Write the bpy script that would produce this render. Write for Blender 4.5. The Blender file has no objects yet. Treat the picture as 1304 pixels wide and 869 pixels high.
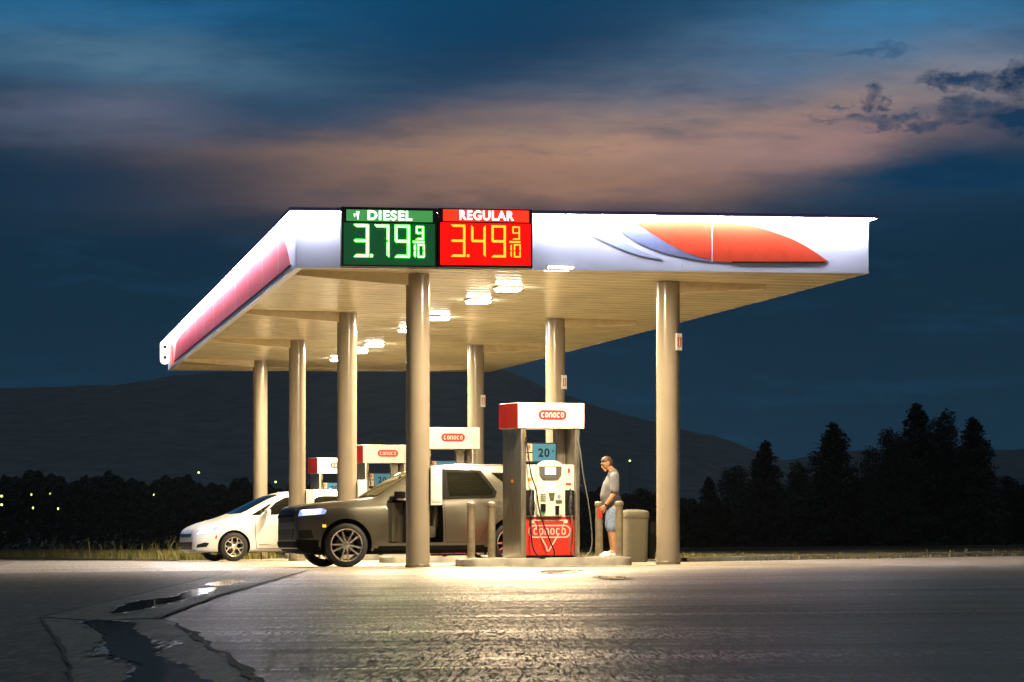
import bpy, bmesh, math, random
from mathutils import Vector, Matrix
from mathutils.bvhtree import BVHTree
from mathutils.geometry import delaunay_2d_cdt
R = math.radians
sc = bpy.context.scene
COL = sc.collection
random.seed(7)
F = 3600.0                      # focal length in photo pixels (width 1304)
CAMZ = 0.5
TH = math.atan(0.1778)          # heading of the canopy
CT, ST = math.cos(TH), math.sin(TH)
OX, OY = -1.6, 48.0             # foot of the front left column

def G(x, y):                    # the forecourt falls gently away from the camera
    return CAMZ - 1.187 + 0.010 * (x + 1.6) - 0.0152 * (y - 48.0)
def UV(u, v):                   # canopy frame -> world
    return (OX + u * CT - v * ST, OY + u * ST + v * CT)
def gp(px, py):                 # the ground point seen at a photo pixel
    k = (py - 634.0) / F
    a = (px - 652.0) / F
    # CAMZ - G = k*Y ; G = g0 + .010*a*Y - .0152*Y
    g0 = G(0, 0)
    Y = (CAMZ - g0) / (k + 0.010 * a - 0.0152)
    return (a * Y, Y)

# ------------------------------------------------------------------ materials
def new_mat(name):
    m = bpy.data.materials.new(name); m.use_nodes = True
    nt = m.node_tree
    return m, nt, nt.nodes['Principled BSDF']
def pbr(name, col, rough=0.5, metal=0.0, spec=0.5, noise=0.12, nscale=6.0, bump=0.0, bscale=60.0, emit=None, estr=0.0, coat=0.0, stretch=None, dirt=None):
    m, nt, b = new_mat(name)
    N = nt.nodes; L = nt.links
    tc = N.new('ShaderNodeTexCoord')
    src = tc.outputs['Object']
    if stretch:
        mp = N.new('ShaderNodeMapping'); mp.inputs['Scale'].default_value = stretch
        L.new(src, mp.inputs['Vector']); src = mp.outputs['Vector']
    nz = N.new('ShaderNodeTexNoise'); nz.inputs['Scale'].default_value = nscale; nz.inputs['Detail'].default_value = 6
    L.new(src, nz.inputs['Vector'])
    mx = N.new('ShaderNodeMix'); mx.data_type = 'RGBA'
    c2 = dirt or tuple(c * (1 - 2.2 * noise) for c in col)
    mx.inputs['A'].default_value = (*c2, 1); mx.inputs['B'].default_value = (*[min(1, c * (1 + noise * .6)) for c in col], 1)
    rp = N.new('ShaderNodeMapRange'); rp.inputs['From Min'].default_value = .3; rp.inputs['From Max'].default_value = .62
    L.new(nz.outputs['Fac'], rp.inputs['Value']); L.new(rp.outputs['Result'], mx.inputs['Factor'])
    L.new(mx.outputs['Result'], b.inputs['Base Color'])
    rr = N.new('ShaderNodeMapRange'); rr.inputs['To Min'].default_value = max(.02, rough * .8); rr.inputs['To Max'].default_value = min(1, rough * 1.2)
    L.new(nz.outputs['Fac'], rr.inputs['Value']); L.new(rr.outputs['Result'], b.inputs['Roughness'])
    b.inputs['Metallic'].default_value = metal
    b.inputs['Specular IOR Level'].default_value = spec
    b.inputs['Coat Weight'].default_value = coat; b.inputs['Coat Roughness'].default_value = .05
    if bump:
        n2 = N.new('ShaderNodeTexNoise'); n2.inputs['Scale'].default_value = bscale; n2.inputs['Detail'].default_value = 4
        L.new(src, n2.inputs['Vector'])
        bp = N.new('ShaderNodeBump'); bp.inputs['Strength'].default_value = bump; bp.inputs['Distance'].default_value = .02
        L.new(n2.outputs['Fac'], bp.inputs['Height']); L.new(bp.outputs['Normal'], b.inputs['Normal'])
    if emit:
        b.inputs['Emission Color'].default_value = (*emit, 1); b.inputs['Emission Strength'].default_value = estr
    return m
M = {}
M['soffit'] = pbr('soffit_paint', (.86, .75, .47), .22, spec=.5, noise=.05, nscale=1.5)
M['beam'] = pbr('beam_paint', (.72, .60, .38), .5, noise=.06)
M['column'] = pbr('column_paint', (.30, .25, .185), .25, noise=.03, nscale=2.0, coat=.25)
M['roofdeck'] = pbr('roof_deck', (.25, .25, .25), .8)
M['fascia'] = pbr('fascia_panel', (.80, .82, .90), .35, noise=.03, nscale=1.2, stretch=(1, 1, .3))
M['lip'] = pbr('fascia_lip', (.30, .24, .62), .4, noise=.05)
M['red'] = pbr('red_vinyl', (.62, .035, .02), .3, noise=.05)
M['orange_red'] = pbr('orange_red_vinyl', (.85, .085, .03), .35, noise=.05)
M['pinkred'] = pbr('faded_red_vinyl', (.62, .03, .05), .4, noise=.10, nscale=1.4, stretch=(1, 1, .15))
M['slate'] = pbr('slate_vinyl', (.22, .25, .40), .4, noise=.05)
M['paleblue'] = pbr('pale_blue_vinyl', (.55, .62, .76), .4, noise=.05)
M['black'] = pbr('black_plastic', (.009, .009, .009), .45, spec=.2, noise=.1)
M['rubber'] = pbr('tyre_rubber', (.016, .015, .014), .7, noise=.15, nscale=20)
M['white'] = pbr('white_paint', (.78, .77, .74), .35, noise=.06)
M['cream'] = pbr('cream_plastic', (.74, .71, .62), .35, noise=.05)
M['steel'] = pbr('brushed_steel', (.42, .38, .31), .34, metal=.85, noise=.18, nscale=5, stretch=(8, 8, .6))
M['alu'] = pbr('alloy_rim', (.62, .60, .56), .28, metal=.8, noise=.08)
M['chrome'] = pbr('chrome', (.75, .75, .75), .12, metal=1, noise=.03)
M['silver_hose'] = pbr('grey_hose', (.13, .12, .105), .35, noise=.08)
M['concrete'] = pbr('island_concrete', (.40, .37, .31), .7, noise=.16, nscale=4, bump=.3, bscale=50)
M['bollard'] = pbr('bollard_paint', (.19, .155, .10), .4, noise=.15, nscale=9)
M['trash'] = pbr('trash_pebble', (.145, .125, .08), .75, noise=.22, nscale=70, bump=.5, bscale=120)
M['suv'] = pbr('taupe_metallic', (.070, .063, .046), .36, metal=.35, noise=.05, nscale=3, coat=.3, bump=.02, bscale=260)
M['van'] = pbr('pearl_white', (.82, .82, .80), .3, noise=.03, coat=.6)
M['trim'] = pbr('dark_trim', (.009, .009, .008), .65, spec=.03, noise=.1)
M['green'] = pbr('green_vinyl', (.03, .30, .07), .35, noise=.05)
M['blue_screen'] = pbr('topper_screen', (.03, .09, .14), .12, noise=.05, emit=(.10, .28, .36), estr=.35)
M['lcd'] = pbr('lcd', (.3, .3, .5), .15, noise=.0, emit=(.55, .60, 1.0), estr=1.6)
M['led_head'] = pbr('headlight_led', (.8, .85, 1), .1, noise=.0, emit=(.55, .66, 1.0), estr=9.0)
M['lens'] = pbr('headlight_lens', (.25, .30, .45), .08, noise=.03, emit=(.3, .42, .95), estr=.8, coat=1)
M['amber'] = pbr('amber_marker', (.9, .3, .02), .2, noise=.0, emit=(1, .28, .02), estr=2.6)
M['lamp'] = pbr('lamp_diffuser', (.9, .9, .9), .3, noise=0, emit=(1, .95, .86), estr=80)
M['strip'] = pbr('led_strip', (.9, .9, 1), .3, noise=0, emit=(.80, .83, 1.0), estr=165)
M['hdr_green'] = pbr('lit_green_header', (.05, .35, .1), .3, noise=.05, emit=(.08, .40, .10), estr=.62)
M['hdr_red'] = pbr('lit_red_header', (.6, .02, .01), .3, noise=.05, emit=(1, .016, .005), estr=2.6)
M['scr_green'] = pbr('green_price_screen', (.015, .07, .03), .25, noise=.25, nscale=1.3, emit=(.012, .085, .028), estr=.65)
M['scr_red'] = pbr('red_price_screen', (.25, .01, .005), .25, noise=.2, nscale=1.3, emit=(.80, .0028, .0012), estr=1.9)
M['led_white'] = pbr('led_white_green', (.8, 1, .8), .3, noise=0, emit=(.055, 1, .035), estr=24)
M['led_amber'] = pbr('led_amber', (1, .6, .1), .3, noise=0, emit=(1, .10, .006), estr=6.5)
M['hdr_text'] = pbr('lit_white_lettering', (1, 1, 1), .3, noise=0, emit=(1, .95, .92), estr=2.2)
M['signbox'] = pbr('sign_cabinet', (.05, .05, .035), .45, noise=.1)
M['skin'] = pbr('skin', (.46, .22, .11), .5, noise=.08, nscale=12)
M['hair'] = pbr('hair', (.055, .028, .014), .6, noise=.2, nscale=60)
M['shirt'] = pbr('grey_cotton', (.15, .15, .165), .85, noise=.12, nscale=14, bump=.2, bscale=25)
M['shorts'] = pbr('blue_cotton', (.12, .18, .32), .85, noise=.35, nscale=28, dirt=(.30, .34, .42))
M['hill'] = pbr('forested_hill', (.17, .20, .20), 1, spec=0, noise=.12, nscale=.05)
M['leaf'] = pbr('leaf', (.075, .08, .06), .8, spec=.1, noise=.3, nscale=2)
M['bark'] = pbr('bark', (.05, .04, .03), .9, spec=.1, noise=.3, nscale=4)
M['grassblade'] = pbr('grass_blade', (.17, .14, .045), .8, spec=.1, noise=.4, nscale=.6, dirt=(.09, .10, .03))
M['emblem'] = pbr('lit_emblem_face', (.8, .75, .6), .3, noise=.05, emit=(1, .86, .62), estr=.8)
M['bulb'] = pbr('far_bulb', (1, 1, .6), .3, noise=0, emit=(.80, 1, .22), estr=2.6)
M['seam'] = pbr('seam_black', (.01, .01, .01), .7, noise=.1)
M['seat'] = pbr('seat_fabric', (.10, .085, .06), .8, noise=.2)

def glass(name, tint, rough=.012, trans=.35):
    m, nt, b = new_mat(name)
    b.inputs['Base Color'].default_value = (*tint, 1)
    b.inputs['Roughness'].default_value = rough
    b.inputs['Coat Weight'].default_value = .0
    b.inputs['Specular IOR Level'].default_value = .35
    N = nt.nodes; L = nt.links
    tc = N.new('ShaderNodeTexCoord'); nz = N.new('ShaderNodeTexNoise'); nz.inputs['Scale'].default_value = 140
    L.new(tc.outputs['Object'], nz.inputs['Vector'])
    mr = N.new('ShaderNodeMapRange'); mr.inputs['From Min'].default_value = .5; mr.inputs['From Max'].default_value = .7
    mr.inputs['To Min'].default_value = rough; mr.inputs['To Max'].default_value = rough
    L.new(nz.outputs['Fac'], mr.inputs['Value']); L.new(mr.outputs['Result'], b.inputs['Roughness'])
    tr = N.new('ShaderNodeBsdfTransparent'); tr.inputs['Color'].default_value = (.75, .78, .7, 1)
    mx = N.new('ShaderNodeMixShader'); mx.inputs[0].default_value = trans
    L.new(b.outputs[0], mx.inputs[1]); L.new(tr.outputs[0], mx.inputs[2])
    L.new(mx.outputs[0], N['Material Output'].inputs['Surface'])
    return m
M['glass'] = glass('tinted_car_glass', (.003, .0035, .0025), trans=0)
M['windshield'] = glass('clear_car_glass', (.045, .043, .02), trans=0)

# ---------------------------------------------------------------- mesh helper
class MB:
    def __init__(s): s.v = []; s.f = []
    def add(s, vs, fs, mt=None):
        n = len(s.v)
        s.v += [tuple(mt @ Vector(v)) if mt else tuple(v) for v in vs]
        s.f += [tuple(i + n for i in f) for f in fs]
        return s
    def box(s, x0, x1, y0, y1, z0, z1, mt=None, bev=0.0):
        if bev <= 0:
            vs = [(x, y, z) for x in (x0, x1) for y in (y0, y1) for z in (z0, z1)]
            fs = [(0, 1, 3, 2), (4, 6, 7, 5), (0, 4, 5, 1), (2, 3, 7, 6), (0, 2, 6, 4), (1, 5, 7, 3)]
            return s.add(vs, fs, mt)
        bm = bmesh.new(); bmesh.ops.create_cube(bm, size=1)
        for v in bm.verts:
            v.co = Vector(((x0 + x1) / 2 + v.co.x * (x1 - x0), (y0 + y1) / 2 + v.co.y * (y1 - y0), (z0 + z1) / 2 + v.co.z * (z1 - z0)))
        bmesh.ops.bevel(bm, geom=list(bm.edges), offset=bev, segments=2, affect='EDGES', profile=.6)
        bm.verts.index_update()
        s.add([v.co[:] for v in bm.verts], [[v.index for v in f.verts] for f in bm.faces], mt); bm.free()
        return s
    def lathe(s, prof, n=24, mt=None, cap=True):        # prof: (r, z) from bottom to top, axis z
        vs = []; fs = []
        for r, z in prof:
            for k in range(n):
                a = 2 * math.pi * k / n; vs.append((r * math.cos(a), r * math.sin(a), z))
        for i in range(len(prof) - 1):
            for k in range(n):
                k2 = (k + 1) % n
                fs.append((i * n + k, i * n + k2, (i + 1) * n + k2, (i + 1) * n + k))
        if cap:
            fs.append(tuple(range(n - 1, -1, -1))); fs.append(tuple((len(prof) - 1) * n + k for k in range(n)))
        return s.add(vs, fs, mt)
    def tube(s, pts, r, n=8, mt=None, rs=None):
        pts = [Vector(p) for p in pts]; vs = []; fs = []
        up = Vector((0, 0, 1)); prev = None
        for i, p in enumerate(pts):
            t = (pts[min(i + 1, len(pts) - 1)] - pts[max(i - 1, 0)]).normalized()
            if prev is None:
                a = t.cross(up)
                if a.length < .1: a = t.cross(Vector((1, 0, 0)))
            else:
                a = prev - t * prev.dot(t)
            a.normalize(); b = t.cross(a); prev = a
            rr = rs[i] if rs else r
            for k in range(n):
                w = 2 * math.pi * k / n
                vs.append(p + a * math.cos(w) * rr + b * math.sin(w) * rr)
        for i in range(len(pts) - 1):
            for k in range(n):
                k2 = (k + 1) % n
                fs.append((i * n + k, i * n + k2, (i + 1) * n + k2, (i + 1) * n + k))
        fs.append(tuple(range(n - 1, -1, -1))); fs.append(tuple((len(pts) - 1) * n + k for k in range(n)))
        return s.add(vs, fs, mt)
    def prism(s, poly, t0, t1, mt=None):                # polygon in xy, thickness along z
        n = len(poly)
        vs = [(x, y, t0) for x, y in poly] + [(x, y, t1) for x, y in poly]
        fs = [tuple(range(n - 1, -1, -1)), tuple(range(n, 2 * n))] + [(i, (i + 1) % n, n + (i + 1) % n, n + i) for i in range(n)]
        return s.add(vs, fs, mt)
    def build(s, name, mat, parent=None, smooth=False, mt=None, angle=None):
        me = bpy.data.meshes.new(name)
        me.from_pydata([v[:] if not isinstance(v, tuple) else v for v in s.v], [], s.f)
        bm = bmesh.new(); bm.from_mesh(me)
        if any(len(f.verts) > 12 for f in bm.faces):
            bmesh.ops.triangulate(bm, faces=[f for f in bm.faces if len(f.verts) > 12])
        bmesh.ops.recalc_face_normals(bm, faces=bm.faces)
        if angle is not None:
            for f in bm.faces: f.smooth = True
            for e in bm.edges:
                if len(e.link_faces) == 2 and e.calc_face_angle(0) > R(angle): e.smooth = False
        bm.to_mesh(me); bm.free()
        me.materials.append(mat)
        if smooth:
            for p in me.polygons: p.use_smooth = True
        o = bpy.data.objects.new(name, me); COL.objects.link(o)
        if mt is not None: o.matrix_basis = mt
        if parent: o.parent = parent
        return o
def tag(o, label=None, cat=None, group=None, kind=None):
    if label: o['label'] = label
    if cat: o['category'] = cat
    if group: o['group'] = group
    if kind: o['kind'] = kind
    return o
def empty(name, loc, rz=0, label=None, cat=None, group=None):
    o = bpy.data.objects.new(name, None); COL.objects.link(o)
    o.location = loc; o.rotation_euler = (0, 0, rz); o.empty_display_size = .2
    return tag(o, label, cat, group)
def kids(o): return [c for c in COL.objects if c.parent is o]
def copy_tree(o, parent=None):
    c = o.copy(); COL.objects.link(c); c.parent = parent
    for ch in kids(o): copy_tree(ch, c)
    return c
FRONT = Matrix.Rotation(R(90), 4, 'X')      # maps local (x, y, z) -> (x, -z, y): a drawing in xy seen from -Y
def text_mb(txt, size, extrude=.004, bold=0.0, sx=1.0):
    cu = bpy.data.curves.new('lettering', 'FONT'); cu.body = txt; cu.size = size; cu.extrude = extrude; cu.offset = bold
    cu.space_character = 1.12; cu.align_x = 'CENTER'; cu.align_y = 'CENTER'; cu.resolution_u = 4
    o = bpy.data.objects.new('lettering', cu); COL.objects.link(o)
    dg = bpy.context.evaluated_depsgraph_get(); me = bpy.data.meshes.new_from_object(o.evaluated_get(dg))
    vs = [(v.co.x * sx, v.co.y, v.co.z) for v in me.vertices]; fs = [tuple(p.vertices) for p in me.polygons]
    bpy.data.objects.remove(o); bpy.data.curves.remove(cu); bpy.data.meshes.remove(me)
    mb = MB(); mb.add(vs, fs); return mb
def ribbon(mb, pts, w, t0, t1, closed=False):           # flat stroke of width w following pts in xy
    n = len(pts); P = [Vector((p[0], p[1])) for p in pts]; Lp = []; Rp = []
    for i in range(n):
        a = P[(i - 1) % n] if (closed or i > 0) else P[i]; c = P[(i + 1) % n] if (closed or i < n - 1) else P[i]
        t = (c - a).normalized(); nn = Vector((-t.y, t.x))
        Lp.append(P[i] + nn * w / 2); Rp.append(P[i] - nn * w / 2)
    vs = []
    for i in range(n):
        vs += [(*Lp[i], t0), (*Rp[i], t0), (*Lp[i], t1), (*Rp[i], t1)]
    fs = []
    for i in range(n if closed else n - 1):
        a = 4 * i; b = 4 * ((i + 1) % n)
        fs += [(a, a + 1, b + 1, b), (a + 2, b + 2, b + 3, a + 3), (a, b, b + 2, a + 2), (a + 1, a + 3, b + 3, b + 1)]
    if not closed:
        e = 4 * (n - 1); fs += [(0, 2, 3, 1), (e, e + 1, e + 3, e + 2)]
    mb.add(vs, fs)
def capsule(w, h, n=10):
    r = h / 2; pts = []
    for k in range(n + 1):
        a = -math.pi / 2 + math.pi * k / n; pts.append((w / 2 - r + r * math.cos(a), r * math.sin(a)))
    for k in range(n + 1):
        a = math.pi / 2 + math.pi * k / n; pts.append((-w / 2 + r + r * math.cos(a), r * math.sin(a)))
    return pts
def brand_letters(width, height, t0, t1):               # six rounded lower-case letters: c o n o c o
    mb = MB(); word = 'conoco'; cw = width / 6.0; lw = cw * .74; r = lw / 2 - cw * .08; st = cw * .20
    hy = height / 2 - st / 2
    for i, ch in enumerate(word):
        cx = -width / 2 + cw * (i + .5)
        def se(a):
            c, s_ = math.cos(a), math.sin(a)
            return (cx + (abs(c) ** .75) * math.copysign(r, c), (abs(s_) ** .75) * math.copysign(hy, s_))
        if ch == 'o': ribbon(mb, [se(2 * math.pi * k / 20) for k in range(20)], st, t0, t1, True)
        elif ch == 'c': ribbon(mb, [se(R(42) + R(276) * k / 16) for k in range(17)], st, t0, t1)
        else: ribbon(mb, [(cx - r, -hy - st / 2)] + [(cx - r, 0)] + [se(math.pi - math.pi * k / 10) for k in range(1, 10)] + [(cx + r, 0), (cx + r, -hy - st / 2)], st, t0, t1)
    return mb
def sheet(name, poly, mat, dz, kind='structure', sub=0):  # flat sheet following the sloping ground
    bm = bmesh.new(); vs = [bm.verts.new((x, y, G(x, y) + dz)) for x, y in poly]
    bm.faces.new(vs); bmesh.ops.triangulate(bm, faces=bm.faces); bmesh.ops.recalc_face_normals(bm, faces=bm.faces)
    for f in bm.faces:
        if f.normal.z < 0: f.normal_flip()
    me = bpy.data.meshes.new(name); bm.to_mesh(me); bm.free(); me.materials.append(mat)
    o = bpy.data.objects.new(name, me); COL.objects.link(o)
    if kind: o['kind'] = kind
    return o

# ---------------------------------------------------------------- wet paving
def wet_mat(name, ca, cb, grain, wetlo, wethi, bumpd, streak=1.0, lump=.0006, gdry=.26, gwet=.90):
    m, nt, b = new_mat(name); N = nt.nodes; L = nt.links
    geo = N.new('ShaderNodeNewGeometry')
    def mapn(scale, rz=0.0):
        mp = N.new('ShaderNodeMapping'); mp.inputs['Scale'].default_value = scale; mp.inputs['Rotation'].default_value = (0, 0, rz)
        L.new(geo.outputs['Position'], mp.inputs['Vector']); return mp.outputs['Vector']
    def noise(vec, s, d=4, rough=.55, dist=0):
        n = N.new('ShaderNodeTexNoise'); n.inputs['Scale'].default_value = s; n.inputs['Detail'].default_value = d
        n.inputs['Roughness'].default_value = rough; n.inputs['Distortion'].default_value = dist
        L.new(vec, n.inputs['Vector']); return n.outputs['Fac']
    def mr(x, a, b_, c=0, d=1):
        n = N.new('ShaderNodeMapRange'); n.inputs['From Min'].default_value = a; n.inputs['From Max'].default_value = b_
        n.inputs['To Min'].default_value = c; n.inputs['To Max'].default_value = d; L.new(x, n.inputs['Value']); return n.outputs['Result']
    def mth(op, x, y=0.0):
        n = N.new('ShaderNodeMath'); n.operation = op
        for i, q in enumerate((x, y)):
            if isinstance(q, (int, float)): n.inputs[i].default_value = q
            else: L.new(q, n.inputs[i])
        return n.outputs[0]
    fine = noise(mapn((1, .06, 1)), grain, 4, .85)
    broad = noise(mapn((.45, 1.0, 1), -TH), .42, 6, .68, .6)          # patches drawn out across the lot
    tracks = noise(mapn((.035, 1.0, 1), -TH * .6), 2.6, 3, .5, .25)   # long wheel and rake lines
    wet0 = mr(mth('ADD', mth('MULTIPLY', broad, .66), mth('MULTIPLY', tracks, .34)), wetlo, wethi)
    thin = noise(mapn((.022, 1.0, 1), -TH * .8), 1.1, 2, .45, .2)          # narrow shining lines left by tyres
    line = mr(mth('ABSOLUTE', mth('SUBTRACT', mth('FRACT', mth('MULTIPLY', thin, 9.0)), .5)), .0, .045, 1, 0)
    wet = mth('MAXIMUM', wet0, mth('MULTIPLY', line, 1.0 * streak))
    gr = mr(mth('ADD', mth('MULTIPLY', fine, .6), mth('MULTIPLY', noise(mapn((1, .06, 1)), grain * .6, 2, .6), .4)), .46, .56)
    mix = N.new('ShaderNodeMix'); mix.data_type = 'RGBA'
    mix.inputs['A'].default_value = (*ca, 1); mix.inputs['B'].default_value = (*cb, 1)
    L.new(gr, mix.inputs['Factor']); 
    dark = N.new('ShaderNodeMix'); dark.data_type = 'RGBA'; dark.blend_type = 'MULTIPLY'; dark.inputs['B'].default_value = (.62, .60, .58, 1)
    L.new(wet, dark.inputs['Factor']); L.new(mix.outputs['Result'], dark.inputs['A']); 
    dif = N.new('ShaderNodeBsdfDiffuse'); dif.inputs['Roughness'].default_value = .5; L.new(dark.outputs['Result'], dif.inputs['Color'])
    glo = N.new('ShaderNodeBsdfGlossy'); glo.inputs['Color'].default_value = (1, .91, .80, 1)
    mxs = N.new('ShaderNodeMixShader'); L.new(dif.outputs[0], mxs.inputs[1]); L.new(glo.outputs[0], mxs.inputs[2]); L.new(mxs.outputs[0], N['Material Output'].inputs['Surface'])
    L.new(mth('ADD', mr(wet, 0, 1, .44, .32), mth('MULTIPLY', gr, .06)), glo.inputs['Roughness'])
    L.new(mth('MULTIPLY', mr(wet, 0, 1, gdry, gwet), mr(gr, 0, 1, 1.0, .04)), mxs.inputs[0])     # how much of the surface is a film of water
    b1 = N.new('ShaderNodeBump'); b1.inputs['Strength'].default_value = 1; b1.inputs['Distance'].default_value = bumpd
    hgt = mth('ADD', mth('MULTIPLY', fine, mr(wet, 0, 1, 1.0, .45)), mth('MULTIPLY', tracks, .5 * streak))
    L.new(hgt, b1.inputs['Height'])
    lumps = noise(mapn((1, .75, 1)), 9.0, 3, .7)                    # stones and shallow dips in the surface
    b2 = N.new('ShaderNodeBump'); b2.inputs['Strength'].default_value = 1; b2.inputs['Distance'].default_value = lump
    L.new(lumps, b2.inputs['Height']); L.new(b1.outputs['Normal'], b2.inputs['Normal']); L.new(b2.outputs['Normal'], dif.inputs['Normal']); L.new(b2.outputs['Normal'], glo.inputs['Normal'])
    return m
M['asphalt'] = wet_mat('wet_asphalt', (.022, .018, .014), (.58, .46, .34), 105, .36, .66, .0007, .9)
M['asphalt_rough'] = wet_mat('coarse_asphalt', (.02, .017, .014), (.46, .38, .30), 56, .54, .80, .0008, .2)
M['apron'] = wet_mat('wet_concrete', (.25, .22, .17), (.42, .38, .30), 50, .40, .62, .0025, 1.0, .005)
M['gutter'] = wet_mat('gutter_concrete', (.13, .115, .09), (.58, .49, .36), 56, .50, .78, .0006, .1, .004)
M['damp'] = wet_mat('damp_concrete', (.03, .027, .022), (.10, .085, .065), 60, .30, .60, .002, .1, .004)
def water_mat():
    m, nt, b = new_mat('standing_water'); N = nt.nodes; L = nt.links
    b.inputs['Base Color'].default_value = (.006, .007, .009, 1); b.inputs['Roughness'].default_value = .04
    b.inputs['Specular IOR Level'].default_value = .6
    geo = N.new('ShaderNodeNewGeometry'); n = N.new('ShaderNodeTexNoise'); n.inputs['Scale'].default_value = 9
    bp = N.new('ShaderNodeBump'); bp.inputs['Distance'].default_value = .0006
    L.new(geo.outputs['Position'], n.inputs['Vector']); L.new(n.outputs['Fac'], bp.inputs['Height']); L.new(bp.outputs['Normal'], b.inputs['Normal'])
    return m
M['water'] = water_mat()
M['verge'] = pbr('verge_soil', (.19, .15, .07), .95, spec=.1, noise=.35, nscale=1.2, bump=.8, bscale=14)
M['field'] = pbr('dark_field', (.05, .055, .03), 1, spec=.05, noise=.4, nscale=.15)

# ground: one sheet out to the horizon
def ground_sheet():
    xs = [-3000, -300, -60, 0, 60, 300, 3000]; ys = [-200, 0, 60, 120, 400, 1500, 5200]
    vs = [(x, y, G(x, y) - .03) for y in ys for x in xs]; n = len(xs)
    fs = [(j * n + i, j * n + i + 1, (j + 1) * n + i + 1, (j + 1) * n + i) for j in range(len(ys) - 1) for i in range(n - 1)]
    mb = MB(); mb.add(vs, fs); o = mb.build('ground', M['field']); o['kind'] = 'structure'
ground_sheet()
# edge of the paving: left verge, behind the canopy, right verge
EDGE_L = [(-60, 168), (-34, 128), gp(0, 711), gp(110, 712.5), gp(226, 715)]
EDGE_B = [(-9.6, 82.5), (-11.5, 96), (-7, 101)]
EDGE_R = [(-1.2, 84.0), (.6, 71), (2.2, 62.0), (3.25, 53.6), gp(1064, 712), gp(1304, 708), (30, 86)]
LOT = EDGE_L + EDGE_B + EDGE_R + [(60, 86), (60, -30), (-60, -30)]
sheet('asphalt_lot', LOT, M['asphalt'], 0)
def verge(name, inner, outer):
    return sheet(name, inner + outer[::-1], M['verge'], .03)
verge('left_verge', EDGE_L, [(-60, 176), (-34, 136), (-20.5, 112), (-15.5, 94), (-9.6, 82.5)])
verge('right_verge', EDGE_R, [(4.2, 92), (5.5, 80), (7.2, 72), (9.5, 68), (16, 78), (22, 86), (32, 98)])
# coarse, drier asphalt left of the drain
sheet('coarse_asphalt_patch', [(-60, 150), (-34, 120), gp(0, 716), gp(226, 719), gp(296, 729), gp(159, 763), gp(53, 787.6), gp(74, 817.6), gp(88, 853), gp(92, 880), gp(96, 950), (-2.0, 2), (-60, 2)], M['asphalt_rough'], .004)
# concrete apron under the canopy
sheet('canopy_apron', [UV(-7.5, -1.6), UV(7.4, -1.6), UV(6.9, 34), UV(-6.5, 34)], M['apron'], .0045)
# gutters
sheet('gutter', [gp(296, 729), gp(391, 727.6), gp(282, 759), gp(197.5, 789), gp(120, 792), gp(53, 787.6), gp(159, 763)], M['gutter'], .009)
sheet('gutter', [gp(53, 788.6), gp(120, 793), gp(197.5, 790), gp(243, 807), gp(261, 821), gp(310, 856), gp(330, 900), gp(100, 905), gp(88, 853), gp(74, 817.6)], M['gutter'], .009)
def crack(name, pts, w):
    P = []
    for a, b in zip(pts, pts[1:]):
        for k in range(6): P.append((a[0] + (b[0] - a[0]) * k / 6 + random.uniform(-w, w) * .5, a[1] + (b[1] - a[1]) * k / 6 + random.uniform(-w, w) * .5))
    P.append(pts[-1]); mb = MB(); ww = [w * random.uniform(.35, 1.3) for _ in P]; vs = []
    for i, p in enumerate(P):
        a = Vector(P[max(0, i - 1)]); c = Vector(P[min(len(P) - 1, i + 1)]); t = (c - a).normalized(); n = Vector((-t.y, t.x)) * ww[i] / 2
        for s in (1, -1): q = Vector(p) + n * s; vs.append((q.x, q.y, G(q.x, q.y) + .0135))
    mb.add(vs, [(2 * i, 2 * i + 1, 2 * i + 3, 2 * i + 2) for i in range(len(P) - 1)])
    o = mb.build(name, M['seam']); o['kind'] = 'structure'
crack('gutter_joint', [gp(296, 729), gp(159, 763), gp(53, 787.6)], .025)
crack('gutter_joint', [gp(391, 727.6), gp(282, 759), gp(200, 789)], .035)
crack('gutter_joint', [gp(53, 788), gp(74, 817.6), gp(88, 853), gp(95, 890)], .02)
crack('gutter_joint', [gp(205, 789), gp(243, 807), gp(261, 821), gp(310, 856), gp(330, 885)], .04)
def puddle(pts, jit=.03, dz=.0145, seed=1):
    rnd = random.Random(seed); out = []
    W = [Vector(gp(*p)) for p in pts]; n = len(W)
    for i in range(n):
        p0, p1, p2, p3 = W[i - 1], W[i], W[(i + 1) % n], W[(i + 2) % n]
        for k in range(9):
            t = k / 9
            q = .5 * ((2 * p1) + (-p0 + p2) * t + (2 * p0 - 5 * p1 + 4 * p2 - p3) * t * t + (-p0 + 3 * p1 - 3 * p2 + p3) * t ** 3)
            out.append((q.x + rnd.uniform(-jit, jit), q.y + rnd.uniform(-jit, jit) * 2))
    cx = sum(p[0] for p in out) / len(out); cy = sum(p[1] for p in out) / len(out)
    rim = [(p[0] + rnd.uniform(.02, .09) * (1 if p[0] > cx else -1), p[1] + rnd.uniform(.05, .5) * (1 if p[1] > cy else -1)) for p in out]
    sheet('damp_patch', rim, M['damp'], dz - .0025)
    o = sheet('puddle', out, M['water'], dz)
puddle([(142, 783), (160, 772), (195, 765), (222, 762), (240, 754), (272, 750), (274, 754), (240, 764), (210, 771), (185, 778), (160, 782)], .02, seed=2)
puddle([(262, 746), (285, 741), (312, 740), (300, 744), (280, 748)], .02, seed=3)
puddle([(110, 795), (130, 793), (168, 797), (172, 806), (196, 822), (198, 836), (222, 846), (246, 860), (262, 880), (170, 885), (168, 858), (176, 850), (140, 838), (136, 824), (128, 810)], .022, seed=4)
puddle([(690, 728), (740, 727), (700, 731)], .05, seed=6)
puddle([(760, 735), (790, 736), (800, 738), (770, 738)], .05, seed=7)

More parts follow.
